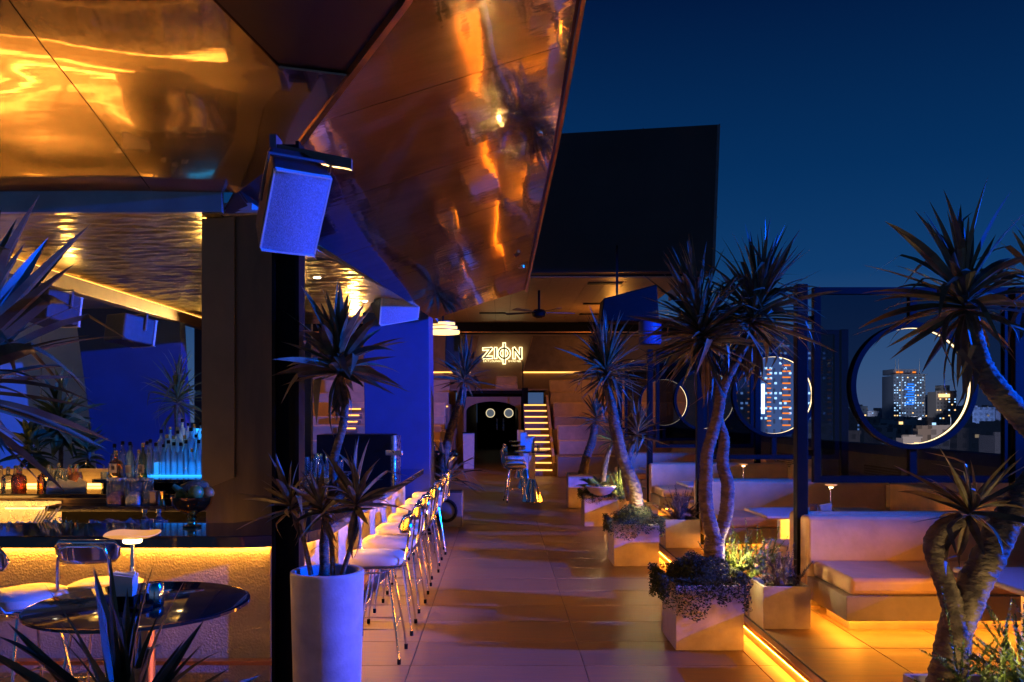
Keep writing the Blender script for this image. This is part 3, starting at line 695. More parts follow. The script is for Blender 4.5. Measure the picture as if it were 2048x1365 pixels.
# ================================================================== booths on the platform
PITCH = 3.45
def yi(i): return 6.80 + PITCH*i
def banquette(y, s, label, group):      # s=-1 faces the camera, +1 faces away
    t = thing('banquette', label, 'banquette', (3.6, y, .12), group)
    Y = lambda a, b: (y+s*a, y+s*b) if s > 0 else (y+s*b, y+s*a)
    a, b = Y(.05, .21); bx('backrest', M['sofa'], t, 2.44, 4.70, a, b, .30, .925, .035, 4)
    a, b = Y(.2105, .93); bx('seat', M['sofa'], t, 2.485, 4.70, a, b, .452, .575, .035, 4)
    a, b = Y(.06, .95); bx('base', M['concrete'], t, 2.45, 4.70, a, b, .275, .4505 if False else .45, .006)
    a, b = Y(.16, .60); bx('plinth', M['concrete'], t, 2.62, 4.6, a, b, .1262, .2745)
    a, b = Y(.62, .645); bx('led_strip', M['led'], t, 2.52, 4.65, a, b, .255, .2735)
    c0, c1 = Y(.1, .85); bx('led_strip', M['led'], t, 2.575, 2.595, c0, c1, .255, .2735)
    return t
whr = ['beside the nearest planters', 'second from the camera', 'third from the camera', 'farthest, by the trunks']
for i in range(4):
    banquette(yi(i), -1, ('tan leather banquette facing the camera, ' + whr[i]), 'tan banquettes in the booths')
    banquette(yi(i), 1, ('tan banquette turned away, back to back with the one ' + ['nearest', 'second nearest', 'third nearest', 'farthest'][i]), 'tan banquettes in the booths')
for i in range(4):
    y0 = yi(i) - PITCH + .96 if i else 4.6
    t = thing('side_bench', 'tan corner bench along the parapet, ' + ['in the nearest booth', 'in the second booth', 'in the third booth', 'in the fourth booth'][i], 'bench', (4.7, yi(i)-1, .12), 'corner benches by the parapet')
    bx('seat', M['sofa'], t, 4.15, 4.72, y0+.02, yi(i)-.97, .452, .575, .03, 3)
    bx('backrest', M['sofa'], t, 4.72, 4.88, y0+.02, yi(i)-.22, .30, .915, .03, 3)
    bx('base', M['concrete'], t, 4.18, 4.70, y0+.03, yi(i)-.98, .22, .45)
    bx('plinth', M['black'], t, 4.32, 4.68, y0+.05, yi(i)-1.0, .1262, .2195)
    bx('led_strip', M['led'], t, 4.285, 4.30, y0+.05, yi(i)-1.0, .200, .2185)  # strip added for more lines in the brass panel and booth warmth
def booth_table(y, x0, x1, label):
    t = thing('booth_table', label, 'table', (3.2, y, .12))
    bx('tabletop', M['leather'], t, x0, x1, y-.38, y+.38, .70, .735, .015, 3)
    bx('leg', M['white'], t, x0+.25, x1-.25, y-.05, y+.05, .126, .6995)
    bx('led_strip', M['led'], t, x0+.2, x1-.2, y-.01, y+.01, .768, .785) if False else None
    return t
for i in range(4):
    y = yi(i) - PITCH/2
    booth_table(y, 2.98 if i == 0 else 2.62, 3.95, 'pale booth table ' + ['at the right photo edge behind the forked trunk', 'with lamp and drinks behind the nearest banquette', 'with lamp in the second booth', 'in the farthest booth'][i])
for i, (px, lab) in enumerate(((1662,'slim disc lamp lit on the booth table behind the nearest banquette'), (1487,'slim disc lamp lit in the second booth'))):
    y = yi(i+1) - PITCH/2
    table_lamp((px-CX)/F*y, y, .736, .265, .062, lab)
y = yi(1) - PITCH/2
tag(MB().lathe([(.032,0),(.035,.004),(.040,.075),(.037,.075),(.030,.008)], ((1627-CX)/F*y, y, .736), 16).build('tumbler', M['amber'], None, True), 'tumbler of amber drink near the booth lamp', 'glass')
x = (1648-CX)/F*y
tag(MB().hull8([(x-.05,y-.06,.736),(x+.05,y-.06,.736),(x+.05,y+.02,.736),(x-.05,y+.02,.736)],[(x-.055,y-.04,.80),(x+.06,y-.06,.825),(x+.055,y+.02,.82),(x-.05,y+.01,.80)]).build('folded_napkin', M['white']), 'crumpled white napkin lit by the booth lamp', 'napkin')

# ================================================================== posts and round frames
for i in range(4):
    nm = ['nearest', 'second nearest', 'third nearest', 'farthest'][i]
    bx('frame_post', M['black'], None, 2.425, 2.515, yi(i)-.045, yi(i)+.045, .126, 2.81, .004)
    tag(bpy.context.scene.objects[-1] if False else COL.objects[-1], f'black square post at the aisle end of the {nm} booth divider', 'post', 'black booth posts')
    bx('frame_post', M['black'], None, 4.21, 4.30, yi(i)-.045, yi(i)+.045, .126, 2.79, .004)
    tag(COL.objects[-1], f'black square post near the parapet on the {nm} booth divider', 'post', 'black booth posts')
    t = thing('porthole_screen', f'black framed glass screen with lit round opening, {nm} of the row', 'screen', (3.4, yi(i), 1.18), 'round opening screens')
    y0, y1 = yi(i)-.03, yi(i)+.03
    X0, X1, Z0, Z1, xc, zc, Ro, Ri = 2.57, 4.19, 1.18, 2.785, 3.385, 1.975, .520, .478
    bx('frame_bar', M['black'], t, X0, X1, y0, y1, Z1-.055, Z1); bx('frame_bar', M['black'], t, X0, X1, y0, y1, Z0, Z0+.055)
    bx('frame_bar', M['black'], t, X0, X0+.055, y0, y1, Z0+.0555, Z1-.0555); bx('frame_bar', M['black'], t, X1-.055, X1, y0, y1, Z0+.0555, Z1-.0555)
    bx('strut', M['black'], t, xc-.028, xc+.028, y0, y1, Z0+.0555, zc-Ro+.004); bx('strut', M['black'], t, xc-.028, xc+.028, y0, y1, zc+Ro-.004, Z1-.0555)
    for a in (0, 1): bx('hinge', M['black'], t, 2.516, 2.5695, yi(i)-.015, yi(i)+.015, 1.4+a*1.1, 1.45+a*1.1)
    for a in (0, 1): bx('hinge', M['black'], t, 4.1905, 4.2095, yi(i)-.015, yi(i)+.015, 1.4+a*1.1, 1.45+a*1.1)
    n = 64; vs = []
    for k in range(n):
        a = 2*math.pi*k/n; c, s = math.cos(a), math.sin(a)
        for r_, yy in ((Ro,y0-.02),(Ro,y1+.02),(Ri,y1+.02),(Ri,y0-.02)): vs.append((xc+r_*c, yy, zc+r_*s))
    fs = [(4*k+j, 4*k+(j+1)%4, 4*((k+1)%n)+(j+1)%4, 4*((k+1)%n)+j) for k in range(n) for j in range(4)]
    MB().add(vs, fs).build('ring', M['black'], t, True)
    vs = []
    for k in range(n):
        a = 2*math.pi*k/n; c, s = math.cos(a), math.sin(a)
        for r_, yy in ((Ri-.0006,yi(i)-.012),(Ri-.0006,yi(i)+.02),(Ri-.0022,yi(i)+.02),(Ri-.0022,yi(i)-.012)): vs.append((xc+r_*c, yy, zc+r_*s))
    MB().add(vs, fs).build('led_strip', M['ledring'], t, True)
    # pane with a round hole
    m = MB(); vs = []; 
    for k in range(n):
        a = 2*math.pi*k/n; c, s = math.cos(a), math.sin(a)
        hw, hh = (X1-X0)/2-.055, (Z1-Z0)/2-.055; xm, zm = (X0+X1)/2, (Z0+Z1)/2
        q = min(hw/abs(c) if abs(c) > 1e-6 else 9, hh/abs(s) if abs(s) > 1e-6 else 9)
        for yy in (yi(i)-.004, yi(i)+.004):
            vs += [(xc+(Ro-.01)*c, yy, zc+(Ro-.01)*s), (xm+q*c, yy, zm+q*s)]
    fs2 = []
    for k in range(n):
        a, b = 4*k, 4*((k+1)%n)
        fs2 += [(a,a+1,b+1,b), (a+2,b+2,b+3,a+3)]
    m.add(vs, fs2).build('pane', M['tint'], t)

# ================================================================== parapet
pp = thing('parapet_wall', 'low concrete parapet wall with sloped coping behind the booths', 'wall', (5, 10, 0))
bx('wall', M['concrete'], pp, 4.90, 5.2, 1.0, 24, -.3, 1.22)
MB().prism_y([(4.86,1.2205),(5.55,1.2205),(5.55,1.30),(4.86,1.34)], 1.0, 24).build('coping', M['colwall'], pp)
for d in (7.2, 10.6, 14.1):
    v = bx('vent_grille', M['black'], pp, 4.885, 4.8995, d-.5, d+.5, .84, 1.06)
    for k in range(6): bx('slat', M['bluebar'], v, 4.872, 4.8845, d-.48, d+.48, .855+k*.034, .872+k*.034)

# ================================================================== planters
def square_planter(x0, y0, wd, dp, z0, h, label, group=None):
    t = thing('square_planter', label, 'planter', (x0+wd/2, y0+dp/2, z0), group)
    m = MB(); x1, y1, z1 = x0+wd, y0+dp, z0+h; e = .025
    m.box(x0,x1,y0,y0+e,z0,z1).box(x0,x1,y1-e,y1,z0,z1).box(x0,x0+e,y0+e+.0005,y1-e-.0005,z0,z1).box(x1-e,x1,y0+e+.0005,y1-e-.0005,z0,z1)
    m.build('shell', M['concrete2'], t, bevel=.004)
    bx('soil', M['soil'], t, x0+e+.001, x1-e-.001, y0+e+.001, y1-e-.001, z0+.02, z1-.05)
    return t
square_planter(1.285, 6.06, .50, .52, .0065, .475, 'largest concrete planter with the forked palm and trailing shrub', 'square planters along the aisle')
square_planter(1.97, 6.20, .36, .36, .1265, .32, 'small concrete planter on the platform beside the forked palm planter', 'square planters along the aisle')
square_planter(1.285, 9.40, .52, .52, .0065, .475, 'concrete planter on the aisle, second from the camera', 'square planters along the aisle')
square_planter(1.985, 9.95, .42, .42, .1265, .34, 'small concrete planter on the platform with purple fern', 'square planters along the aisle')
square_planter(1.285, 12.70, .52, .52, .0065, .475, 'concrete planter on the aisle, third from the camera', 'square planters along the aisle')
square_planter(1.985, 12.30, .36, .36, .1265, .26, 'small planter behind the leaning trunk on the platform', 'square planters along the aisle')
square_planter(1.24, 15.2, .45, .45, .0065, .62, 'tall concrete planter farthest down the aisle', 'square planters along the aisle')
square_planter(1.98, 3.45, .62, .62, .1265, .34, 'concrete planter under the big forked trunk at lower right', 'square planters along the aisle')
cyl = thing('cylinder_planter', 'tall pale concrete cylinder planter, half blue and half amber lit', 'planter', (-1.01, 4.8, 0))
MB().lathe([(.185,.007),(.19,.02),(.211,.82),(.211,.832),(.206,.838),(.186,.838),(.180,.832),(.178,.70)], (-1.01,4.8,0), 56).build('shell', M['castcon'], cyl, True)
MB().lathe([(.17,.70),(.12,.735),(.01,.745)], (-1.01,4.8,0), 24).build('soil', M['soil'], cyl, True)
pb = thing('box_planter', 'dark square planter with a round opening at the end of the bar', 'planter', (-.86, 13.0, 0))
bx('shell', M['bluebar'], pb, -1.10, -.60, 12.7, 13.2, .0, .52, .006)
MB().tube([(-.85+.16*math.cos(2*math.pi*k/24), 12.69, .25+.16*math.sin(2*math.pi*k/24)) for k in range(24)], .025, 8, True).build('ring', M['black'], pb, True)
bx('soil', M['soil'], pb, -1.08, -.62, 12.72, 13.18, .5205, .53)
fp = square_planter(-1.55, 1.78, .70, .42, .0065, .78, 'planter of strap leaves at the lower left by the camera')
fq = square_planter(-2.55, 2.3, .5, .5, .0065, .78, 'planter under the large strap leaves at the left edge')

# ================================================================== strap leaved palms
_leafm = {}
def leaf_mesh(droop, wr, mk, kink=0):
    key = (droop, wr, mk, kink)
    if key in _leafm: return _leafm[key]
    n = 7; vs = []; fs = []
    for i in range(n+1):
        t = i/n
        wd = wr * (0.55 + .9*min(1, t/.35)*1 if t < .35 else 1.45*(1-((t-.35)/.65)**1.7)) * .5
        x = t*(1-.35*droop*t*t); z = -droop*t*t*.62 + .10*t*(1-t)
        if kink and t > kink: x -= (t-kink)*.45; z -= (t-kink)*.95
        vs += [(x, -wd, z+wd*.30), (x, 0, z-wd*.12), (x, wd, z+wd*.30)]
    for i in range(n):
        a = 3*i
        fs += [(a,a+1,a+4,a+3), (a+1,a+2,a+5,a+4)]
    _leafm[key] = MB().add(vs, fs).mesh('leaf', M[mk], True)
    return _leafm[key]
def rosette(par, c, axis, L, n, wr=.075, lo=-55, hi=88, spread=.10, mk='leaf', azr=None, droops=(.02,.08,.18,.32,.55), dead=.12):
    c = Vector(c); axis = Vector(axis).normalized(); q = axis.to_track_quat('Z', 'Y'); org = wloc(par)
    for i in range(n):
        u = (i+.5)/n
        el = lo + (hi-lo)*(u**.85) + random.uniform(-12,12)
        az = i*137.5 + random.uniform(-12,12)
        if azr: az = azr[0] + (azr[1]-azr[0])*random.random()
        dr = random.choice(droops) if el < 60 else random.choice(droops[:2])
        if el < -10: dr = random.choice(droops[:3])*.6; dr = min(droops, key=lambda a: abs(a-dr))
        isdead = mk == 'leaf' and lo < -30 and u < dead
        if isdead: el = random.uniform(-86,-58); dr = random.choice(droops[-2:])
        o = bpy.data.objects.new('leaf', leaf_mesh(dr, wr*random.choice((.8,1.0,1.2)), 'deadleaf' if isdead else mk, random.choice((.45,.6,.7)) if random.random() < .14 else 0)); COL.objects.link(o); o.parent = par
        o.location = c + axis*(spread*(u-.5)) - org
        e = Matrix.Rotation(R(az),4,'Z') @ Matrix.Rotation(R(-el),4,'Y') @ Matrix.Rotation(random.uniform(-.8,.8),4,'X')
        s = L*random.uniform(.66,1.12)*(1 if el > -15 else .85)
        o.rotation_mode = 'QUATERNION'; o.rotation_quaternion = q @ e.to_quaternion(); o.scale = (s,s,s)
def smooth_path(pts, k=6):
    pts = [Vector(p) for p in pts]; out = []
    P = [2*pts[0]-pts[1]] + pts + [2*pts[-1]-pts[-2]]
    for i in range(1, len(P)-2):
        for j in range(k):
            t = j/k; a, b, c, d = P[i-1], P[i], P[i+1], P[i+2]
            out.append(.5*((2*b)+(c-a)*t+(2*a-5*b+4*c-d)*t*t+(3*b-a-3*c+d)*t**3))
    return out + [pts[-1]]
def trunk(par, pts, r0, r1, name='trunk'):
    tot = sum((Vector(b)-Vector(a)).length for a, b in zip(pts[:-1], pts[1:]))
    ps = smooth_path(pts, max(6, int(tot/(len(pts)-1)/.011) if tot < 3 and r0 < .13 else 6)); m = len(ps)
    rs = [(r0+(r1-r0)*i/(m-1))*(1+.10*noise.noise(Vector((i*.35, r0*50, 0)))+.035*(1 if i % 3 == 0 else -.5)) for i in range(m)]
    ps = [p + Vector((noise.noise(p*6), noise.noise(p*6+Vector((9,0,0))), 0))*r0*.12 for p in ps]
    return MB().tube(ps, rs, 12).build(name, M['bark'], par, True)
def pth(d, *xy): return [at(x, y, d+(q[0] if q else 0)) for x, y, *q in xy]

# cylinder planter : one tall palm and three small heads
t = thing('tall_palm', 'tall strap leaved palm rising from the concrete cylinder planter', 'palm', (-1.0,4.8,.74))
P = pth(4.82, (648,1150),(650,1060),(664,980),(668,920),(686,850),(690,800),(680,755)); trunk(t, P, .030, .021)
rosette(t, at(678,735,4.82), (.02,0,1), .46, 76, .098, -42, 86, .10)
t = thing('small_dracaena', 'short strap leaved plants with thin stems in the cylinder planter', 'plant', (-1.05,4.8,.74))
for pts, L, n in ((((622,1150),(612,1100),(598,1050),(583,1022)), .32, 34), (((665,1150),(664,1100),(658,1060),(645,1030)), .29, 30), (((684,1150),(700,1100),(712,1060),(712,1015)), .35, 40)):
    P = pth(4.72, *pts); trunk(t, P, .015, .011, 'stem'); rosette(t, P[-1]+Vector((0,0,.02)), P[-1]-P[-2]+Vector((0,0,.05)), L, n, .085, -45, 80, .05)
# palm at end of bar
t = thing('bar_end_palm', 'slim palm leaning from the dark planter at the end of the bar', 'palm', (-.86,13.0,.53))
P = pth(12.95, (886,1000),(884,940),(896,880),(915,820),(928,775)); trunk(t, P, .085, .055); rosette(t, at(929,757,12.95), (.1,0,1), .62, 70, .06, -40, 86, .15)
rosette(t, (-.86,12.95,.70), (0,0,1), .75, 40, .045, -10, 75, .1, droops=(.3,.5))
# forked palm nearest planter
t = thing('forked_palm', 'forked palm with two dark spiky crowns in the largest planter', 'palm', (1.53,6.3,.44))
d = 6.33
P = pth(d, (1432,1165),(1428,1100),(1430,1075)); trunk(t, P, .085, .075)
P = pth(d-.02, (1430,1085),(1414,1020),(1412,960),(1416,900),(1430,850),(1440,800),(1428,760),(1408,715)); trunk(t, P, .058, .036)
P = pth(d+.03, (1432,1085),(1450,1030),(1455,975),(1446,930),(1448,880),(1436,830),(1450,770),(1490,690)); trunk(t, P, .058, .034)
rosette(t, at(1405,668,d), (-.15,0,1), .62, 230, .046, -55, 88, .22)
rosette(t, at(1508,632,d+.1), (.25,0,1), .64, 230, .046, -55, 88, .22)
# second planter palm
t = thing('leaning_palm', 'leaning palm with round spiky crown in the second aisle planter', 'palm', (1.55,9.65,.44))
d = 9.66
P = pth(d, (1274,1035),(1270,980),(1246,920),(1232,860),(1222,810),(1212,765)); trunk(t, P, .085, .052)
rosette(t, at(1212,745,d), (-.05,0,1), .66, 180, .042, -60, 88, .2)
t = thing('low_crown_palm', 'small low palm behind the leaning palm trunk', 'palm', (2.0,10.6,.4))
P = pth(10.5, (1262,1000),(1250,940),(1262,895),(1272,875)); trunk(t, P, .06, .045); rosette(t, at(1275,868,10.5), (.1,0,1), .42, 60, .055, -60, 85, .14)
# third planter palm
t = thing('blue_trunk_palm', 'palm with blue lit trunk leaning from the farthest tall planter', 'palm', (1.46,15.4,.6))
P = pth(15.4, (1160,970),(1172,920),(1185,880),(1190,850)); trunk(t, P, .09, .07); rosette(t, at(1192,838,15.4), (.1,0,1), .55, 60, .055, -60, 85, .16)
t = thing('broad_leaf_plant', 'broad leaved plant in the third aisle planter', 'plant', (1.55,12.95,.44))
P = pth(12.95, (1205,980),(1210,930),(1222,890)); trunk(t, P, .05, .04, 'stem'); rosette(t, at(1225,880,12.95), (0,0,1), .42, 44, .06, -50, 85, .12, 'leafg')
rosette(t, (1.50,12.95,.50), (0,0,1), .42, 18, .30, 5, 60, .06, 'leafg', droops=(.3,.5))
# big right foreground palm
t = thing('foreground_forked_palm', 'thick forked trunk palm in the right foreground with two crowns', 'palm', (2.15,3.75,.42))
d = 3.80
P = pth(d, (1884,1440),(1893,1352),(1912,1262),(1952,1160),(1992,1082),(2040,1004),(2088,932),(2085,880),(2040,832),(1992,775),(1962,725),(1945,670),(1935,625)); trunk(t, P, .084, .042)
P = pth(d-.03, (1918,1290),(1908,1230),(1890,1165),(1872,1115),(1868,1082),(1884,1056),(1922,1040)); trunk(t, P, .050, .038)
rosette(t, at(1930,608,d), (-.05,0,1), .52, 100, .060, -72, 88, .12)
rosette(t, at(1940,1025,d-.05), (.25,-.1,1), .37, 34, .075, -45, 75, .05)
rosette(t, at(2075,560,d+.3), (.2,0,1), .40, 40, .07, -60, 88, .1)
# left foreground plants
t = thing('foreground_strap_plant', 'large strap leaves reaching in from the left photo edge', 'plant', (-2.3,2.5,.75))
P = pth(2.35, (-190,1300),(-170,1100),(-130,930),(-95,800)); trunk(t, P, .04, .03)
rosette(t, at(-92,775,2.35), (.35,0,1), .52, 105, .062, -60, 76, .16, droops=(.02,.08,.18,.32))
t = thing('low_strap_plant', 'low clump of upright strap leaves at the bottom edge by the table', 'plant', (-1.2,2.0,.75))
rosette(t, at(250,1490,2.0), (.05,0,1), .43, 46, .055, 15, 88, .05, droops=(.05,.15,.3))
# interior palms behind bar
t = thing('indoor_palm', 'bushy dark palm behind the blue bottle tiers', 'palm', (-3.3,10.4,1))
rosette(t, at(355,800,8.9), (0,0,1), .50, 84, .045, -45, 88, .18, 'leafg', droops=(.15,.3,.5))
P = pth(8.9, (358,960),(357,880),(355,810)); trunk(t, P, .04, .035)
bx('pot', M['black'], t, -3.68, -3.28, 8.72, 9.08, 0, 1.05)
for i, (px, py, d, L, n, lb) in enumerate(((120,850,8.4,.48,60,'dark leafy shrub behind the amber bottles at far left'), (60,900,8.1,.36,40,'low dark foliage at the left beside the amber bottles'), (175,905,8.7,.30,40,'feathery shrub standing between amber bottles and blue wall'))):
    t = thing('indoor_shrub', lb, 'shrub', at(px, 1000, d))
    rosette(t, at(px,py,d), (0,0,1), L, n, .16, -40, 85, .25, 'leafg', droops=(.15,.3,.5))
    P = pth(d, (px,1010),(px+3,py)); trunk(t, P, .025, .02, 'stem')
    c = at(px,1020,d); bx('pot', M['black'], t, c.x-.16, c.x+.16, d-.16, d+.16, 0, .98)

# ================================================================== ferns and trailing shrubs
def fern(name, label, c, n, L, mk, group=None, up=.9, needles=120, thick=.035, cat='fern'):
    t = thing(name, label, cat, c, group); c = Vector(c)
    m = MB()
    for k in range(n):
        az = random.uniform(0,2*math.pi); el = R(random.uniform(25,88)); l = L*random.uniform(.65,1.1)
        d0 = Vector((math.cos(az)*math.cos(el), math.sin(az)*math.cos(el), math.sin(el)*up))
        base = c + Vector((random.gauss(0,.05), random.gauss(0,.05), 0))
        for j in range(needles):
            u = j/needles; p = base + d0*l*u + Vector((0,0,-.28*l*u*u*math.cos(el)))
            w_ = thick*(1-u)**.6*(.4+.6*min(1,u*5))
            a = Vector((random.gauss(0,1),random.gauss(0,1),random.gauss(0,1))).normalized()
            e = (a*w_ + d0*w_*.5); s = e.cross(d0).normalized()*.005
            m.add([p-s, p+s, p+e*1.0], [(0,1,2)])
    m.build('fronds', M[mk], t)
    return t
def trailing(label, c, rx, ry, n, hang, group=None, mk='trail', h=.16):
    t = thing('trailing_shrub', label, 'shrub', c, group); c = Vector(c); m = MB()
    for k in range(n):
        a = random.uniform(0,2*math.pi); r = math.sqrt(random.random())*1.28
        x, y = r*rx*math.cos(a), r*ry*math.sin(a)
        lob = .6+.7*noise.noise(Vector((x*6, y*6, 1.3)))+.4
        z = h*lob*(1-.45*r*r)*random.uniform(.2,1.0)
        if r > .86: 
            z = -hang*random.random()**1.3*(0.35+1.1*abs(noise.noise(Vector((a*1.9, 3.7, c.x)))) ) + .08; s = (1.0+.10*random.random())/r*1.02
            q_ = max(abs(math.cos(a)), abs(math.sin(a))); x, y = rx*math.cos(a)/q_*(1.0+.2*random.random()), ry*math.sin(a)/q_*(1.0+.2*random.random())
        p = c + Vector((x,y,z)); dd = Vector((random.gauss(0,1),random.gauss(0,1),random.gauss(0,.8))).normalized()
        s = random.uniform(.007,.014); b = dd.orthogonal().normalized()*s*.45
        m.add([p-dd*s, p+b, p+dd*s, p-b], [(0,1,2,3)])
    m.build('foliage', M[mk], t); return t
trailing('dark shrub trailing over the largest planter below the forked palm', (1.50,6.30,.47), .27, .28, 17000, .36, 'trailing shrubs in the planters', h=.20)
fern('foxtail_fern', 'green foxtail fern glowing behind the forked palm trunk', (1.84,6.55,.46), 46, .46, 'fern', thick=.05)
fern('foxtail_fern', 'dusky fern in the small platform planter nearest the camera', (2.15,6.38,.42), 26, .36, 'purple', thick=.045)
fern('foxtail_fern', 'green fern at the back of the largest planter', (2.06,6.72,.48), 24, .46, 'fern', thick=.05)
trailing('dark shrub trailing over the second aisle planter', (1.54,9.62,.47), .27, .27, 10000, .30, 'trailing shrubs in the planters', h=.20)
fern('foxtail_fern', 'purple tinged fern in the small planter beside the second aisle planter', (2.18,10.15,.44), 44, .48, 'purple', thick=.06)
trailing('dark shrub trailing over the third aisle planter', (1.54,12.95,.47), .27, .27, 6000, .24, 'trailing shrubs in the planters', h=.18)
fern('foxtail_fern', 'bright green fern lit from below in the third aisle planter', (1.82,12.75,.42), 30, .62, 'fern', thick=.07)
fern('foxtail_fern', 'green foxtail fern at the lower right under the forked trunk', (2.36,3.62,.46), 44, .50, 'fern', up=1.15, needles=170, thick=.045)
fern('foxtail_fern', 'sparse fern reaching out left of the big foreground trunk', (2.05,3.55,.46), 10, .50, 'fern', up=1.1, needles=170, thick=.03)
bl = thing('stone_bowl', 'broken stone bowl half buried in the third aisle planter', 'bowl', (1.50,12.75,.48))
MB().lathe([(.05,-.02),(.16,.03),(.24,.13),(.225,.14),(.15,.05),(.03,.01)], (1.53,12.66,.50), 24).build('bowl', M['concrete2'], bl, True)

# ================================================================== high tables in the aisle
for i, (y, px) in enumerate(((16.4,1064),(19.3,1052),(22.3,1044))):
    x = (px-CX)/F*y
    t = thing('high_table', ['nearest', 'middle', 'farthest'][i] + ' round high table on a polished cone base in the aisle', 'table', (x,y,0), 'cone based high tables')
    MB().lathe([(.215,.002),(.215,.012),(.075,.42),(.07,.45)], (x,y,0), 32).build('cone_base', M['chrome'], t, True)
    bx('column', M['leather'], t, x-.065, x+.065, y-.065, y+.065, .45, .975)
    MB().lathe([(.34,.976),(.355,.982),(.355,1.0),(.34,1.004)], (x,y,0), 40).build('tabletop', M['blackstone'], t, True)
    bx('menu_card', M['white'], None, x-.13, x+.05, y-.02, y-.0, 1.0045, 1.30)
    tag(COL.objects[-1], 'pale menu card standing on the ' + ['nearest', 'middle', 'farthest'][i] + ' high table', 'menu', 'menu cards')
    glassware((x+.12,y-.1,1.0045), .12, .035, 'small glass on the ' + ['nearest', 'middle', 'farthest'][i] + ' high table', 'glasses on the high tables')

# ================================================================== rear building
rb = thing('rear_building', 'two level rear lounge with arch, stairs and timber ceiling', 'building', (0,27,0))
ZM = 2.05
# arch wall
poly = [(-1.17,0)]
arc = [(-.285+.86*math.cos(math.pi-math.pi*k/16), 1.80+.34*math.sin(math.pi*k/16)) for k in range(17)]
vs = [(-1.22,0),(-1.145,0)] + arc + [(.575,0),(.66,0),(.66,2.29),(-1.22,2.29)]
MB().prism_y(vs, 27.0, 27.4).build('arch', M['rearwall'], rb)
bx('corridor_wall', M['rearwall'], rb, -1.45, -1.23, 27.4, 42, 0, 2.6); bx('corridor_wall', M['black'], rb, .70, .9, 27.4, 42, 0, 2.6)
bx('corridor_ceiling', M['black'], rb, -1.22, .69, 27.41, 42, 2.4, 2.5)
bx('corridor_end', M['black'], rb, -1.22, .69, 42.0, 42.2, 0, 2.39)
for i, (x0, x1, y) in enumerate(((-.95,-.12,41.6),(.06,.69,40.2))):
    dr = bx('door', M['black'], rb, x0, x1, y, y+.06, .01, 2.25, .004)
    xc = (x0+x1)/2; zc = 1.76
    MB().tube([(xc+.21*math.cos(2*math.pi*k/32), y-.01, zc+.21*math.sin(2*math.pi*k/32)) for k in range(32)], .02, 6, True).build('porthole_ring', M['ringglow'], dr, True)
    MB().add([(xc+.20*math.cos(2*math.pi*k/32), y-.004, zc+.20*math.sin(2*math.pi*k/32)) for k in range(32)], [tuple(range(32))]).build('porthole_glass', M['dimglass'], dr)
    bx('push_plate', M['steel'], dr, x1-.12 if i == 0 else x0+.02, x1-.04 if i == 0 else x0+.10, y-.008, y-.001, .9, 1.5)
# left wall of the approach with light fins
bx('approach_wall', M['rearwall'], rb, -1.62, -1.45, 22.0, 31, 0, 1.25)
for k in range(7):
    y = 22.5 + k*.62
    MB().hull8([(-1.45,y,0),(-1.38,y,0),(-1.38,y+.10,0),(-1.45,y+.10,0)], [(-1.45,y,.50),(-1.43,y,.50),(-1.43,y+.06,.50),(-1.45,y+.06,.50)]).build('wall_fin', M['rearwall'], rb)
    bx('foot_lamp', M['ledstair'], rb, -1.4495, -1.42, y+.30, y+.40, .40, .44)
for k in range(5):
    bx('foot_lamp', M['ledstair'], rb, -1.2295, -1.20, 28.5+k*2.2, 28.62+k*2.2, .30, .36)
# stairs
NS = 11; y0s = 23.2; rise = ZM/NS; run = .32
for k in range(NS):
    s_ = bx('stair_step', M['rearwall'], rb, .72, 1.46, y0s+k*run, y0s+(k+1)*run+(.6 if k == NS-1 else 0), 0 if k == 0 else k*rise-.02, (k+1)*rise)
    bx('led_strip', M['ledstair'], s_, .74, 1.44, y0s+k*run-.012, y0s+k*run-.001, (k+1)*rise-.056, (k+1)*rise-.018)
bx('stair_side', M['rearwall'], rb, 1.465, 1.55, y0s-.1, 27.0, 0, .35)
MB().prism_x([(y0s-.1,.3),(y0s+.3,.45),(27.0,2.35),(27.0,.3)], 1.47, 1.54).build('stair_string', M['sofa'], rb)
bx('handrail', M['black'], rb, .68, .71, 26.2, 26.25, 1.5, 3.4)
# tiers with banquettes
def tier(x0, x1, k, z, y, par):
    bx('tier_block', M['rearwall'], par, x0, x1, y, 30 if k == 2 else y+2.0, 0, z)
    bx('tier_led', M['ledstair'], par, x0+.05, x1-.05, y-.012, y-.001, z-.10, z-.06) if k > 0 and x0 < 0 else None
    bx('tier_bench', M['sofa'], par, x0+.1, x1-.1, y+1.15, y+1.7, z, z+.42, .03)
    bx('tier_back', M['sofa'], par, x0+.1, x1-.1, y+1.705, y+1.9, z, z+.85, .04)
for k, (z, y) in enumerate(((.55,22.6),(1.25,24.6),(2.05,26.6))):
    tier(1.56, 7.5, k, z, y, rb); tier(-9, -1.66, k, z, y, rb)
bx('mezzanine_floor', M['rearwall'], rb, -1.65, 1.55, 27.41, 30, 2.0, 2.29) if False else None
bx('mezzanine_slab', M['rearwall'], rb, -1.655, 1.555, 27.42, 29.95, 2.51, 2.56)
for k in range(5):
    bx('left_led', M['ledstair'], rb, -4.75, -4.25, 23.8+k*.3, 23.82+k*.3, 1.10+.19*k, 1.14+.19*k)
    bx('left_step', M['rearwall'], rb, -4.8, -4.2, 23.825+k*.3, 24.125+k*.3, 1.0+.19*k, 1.15+.19*k)
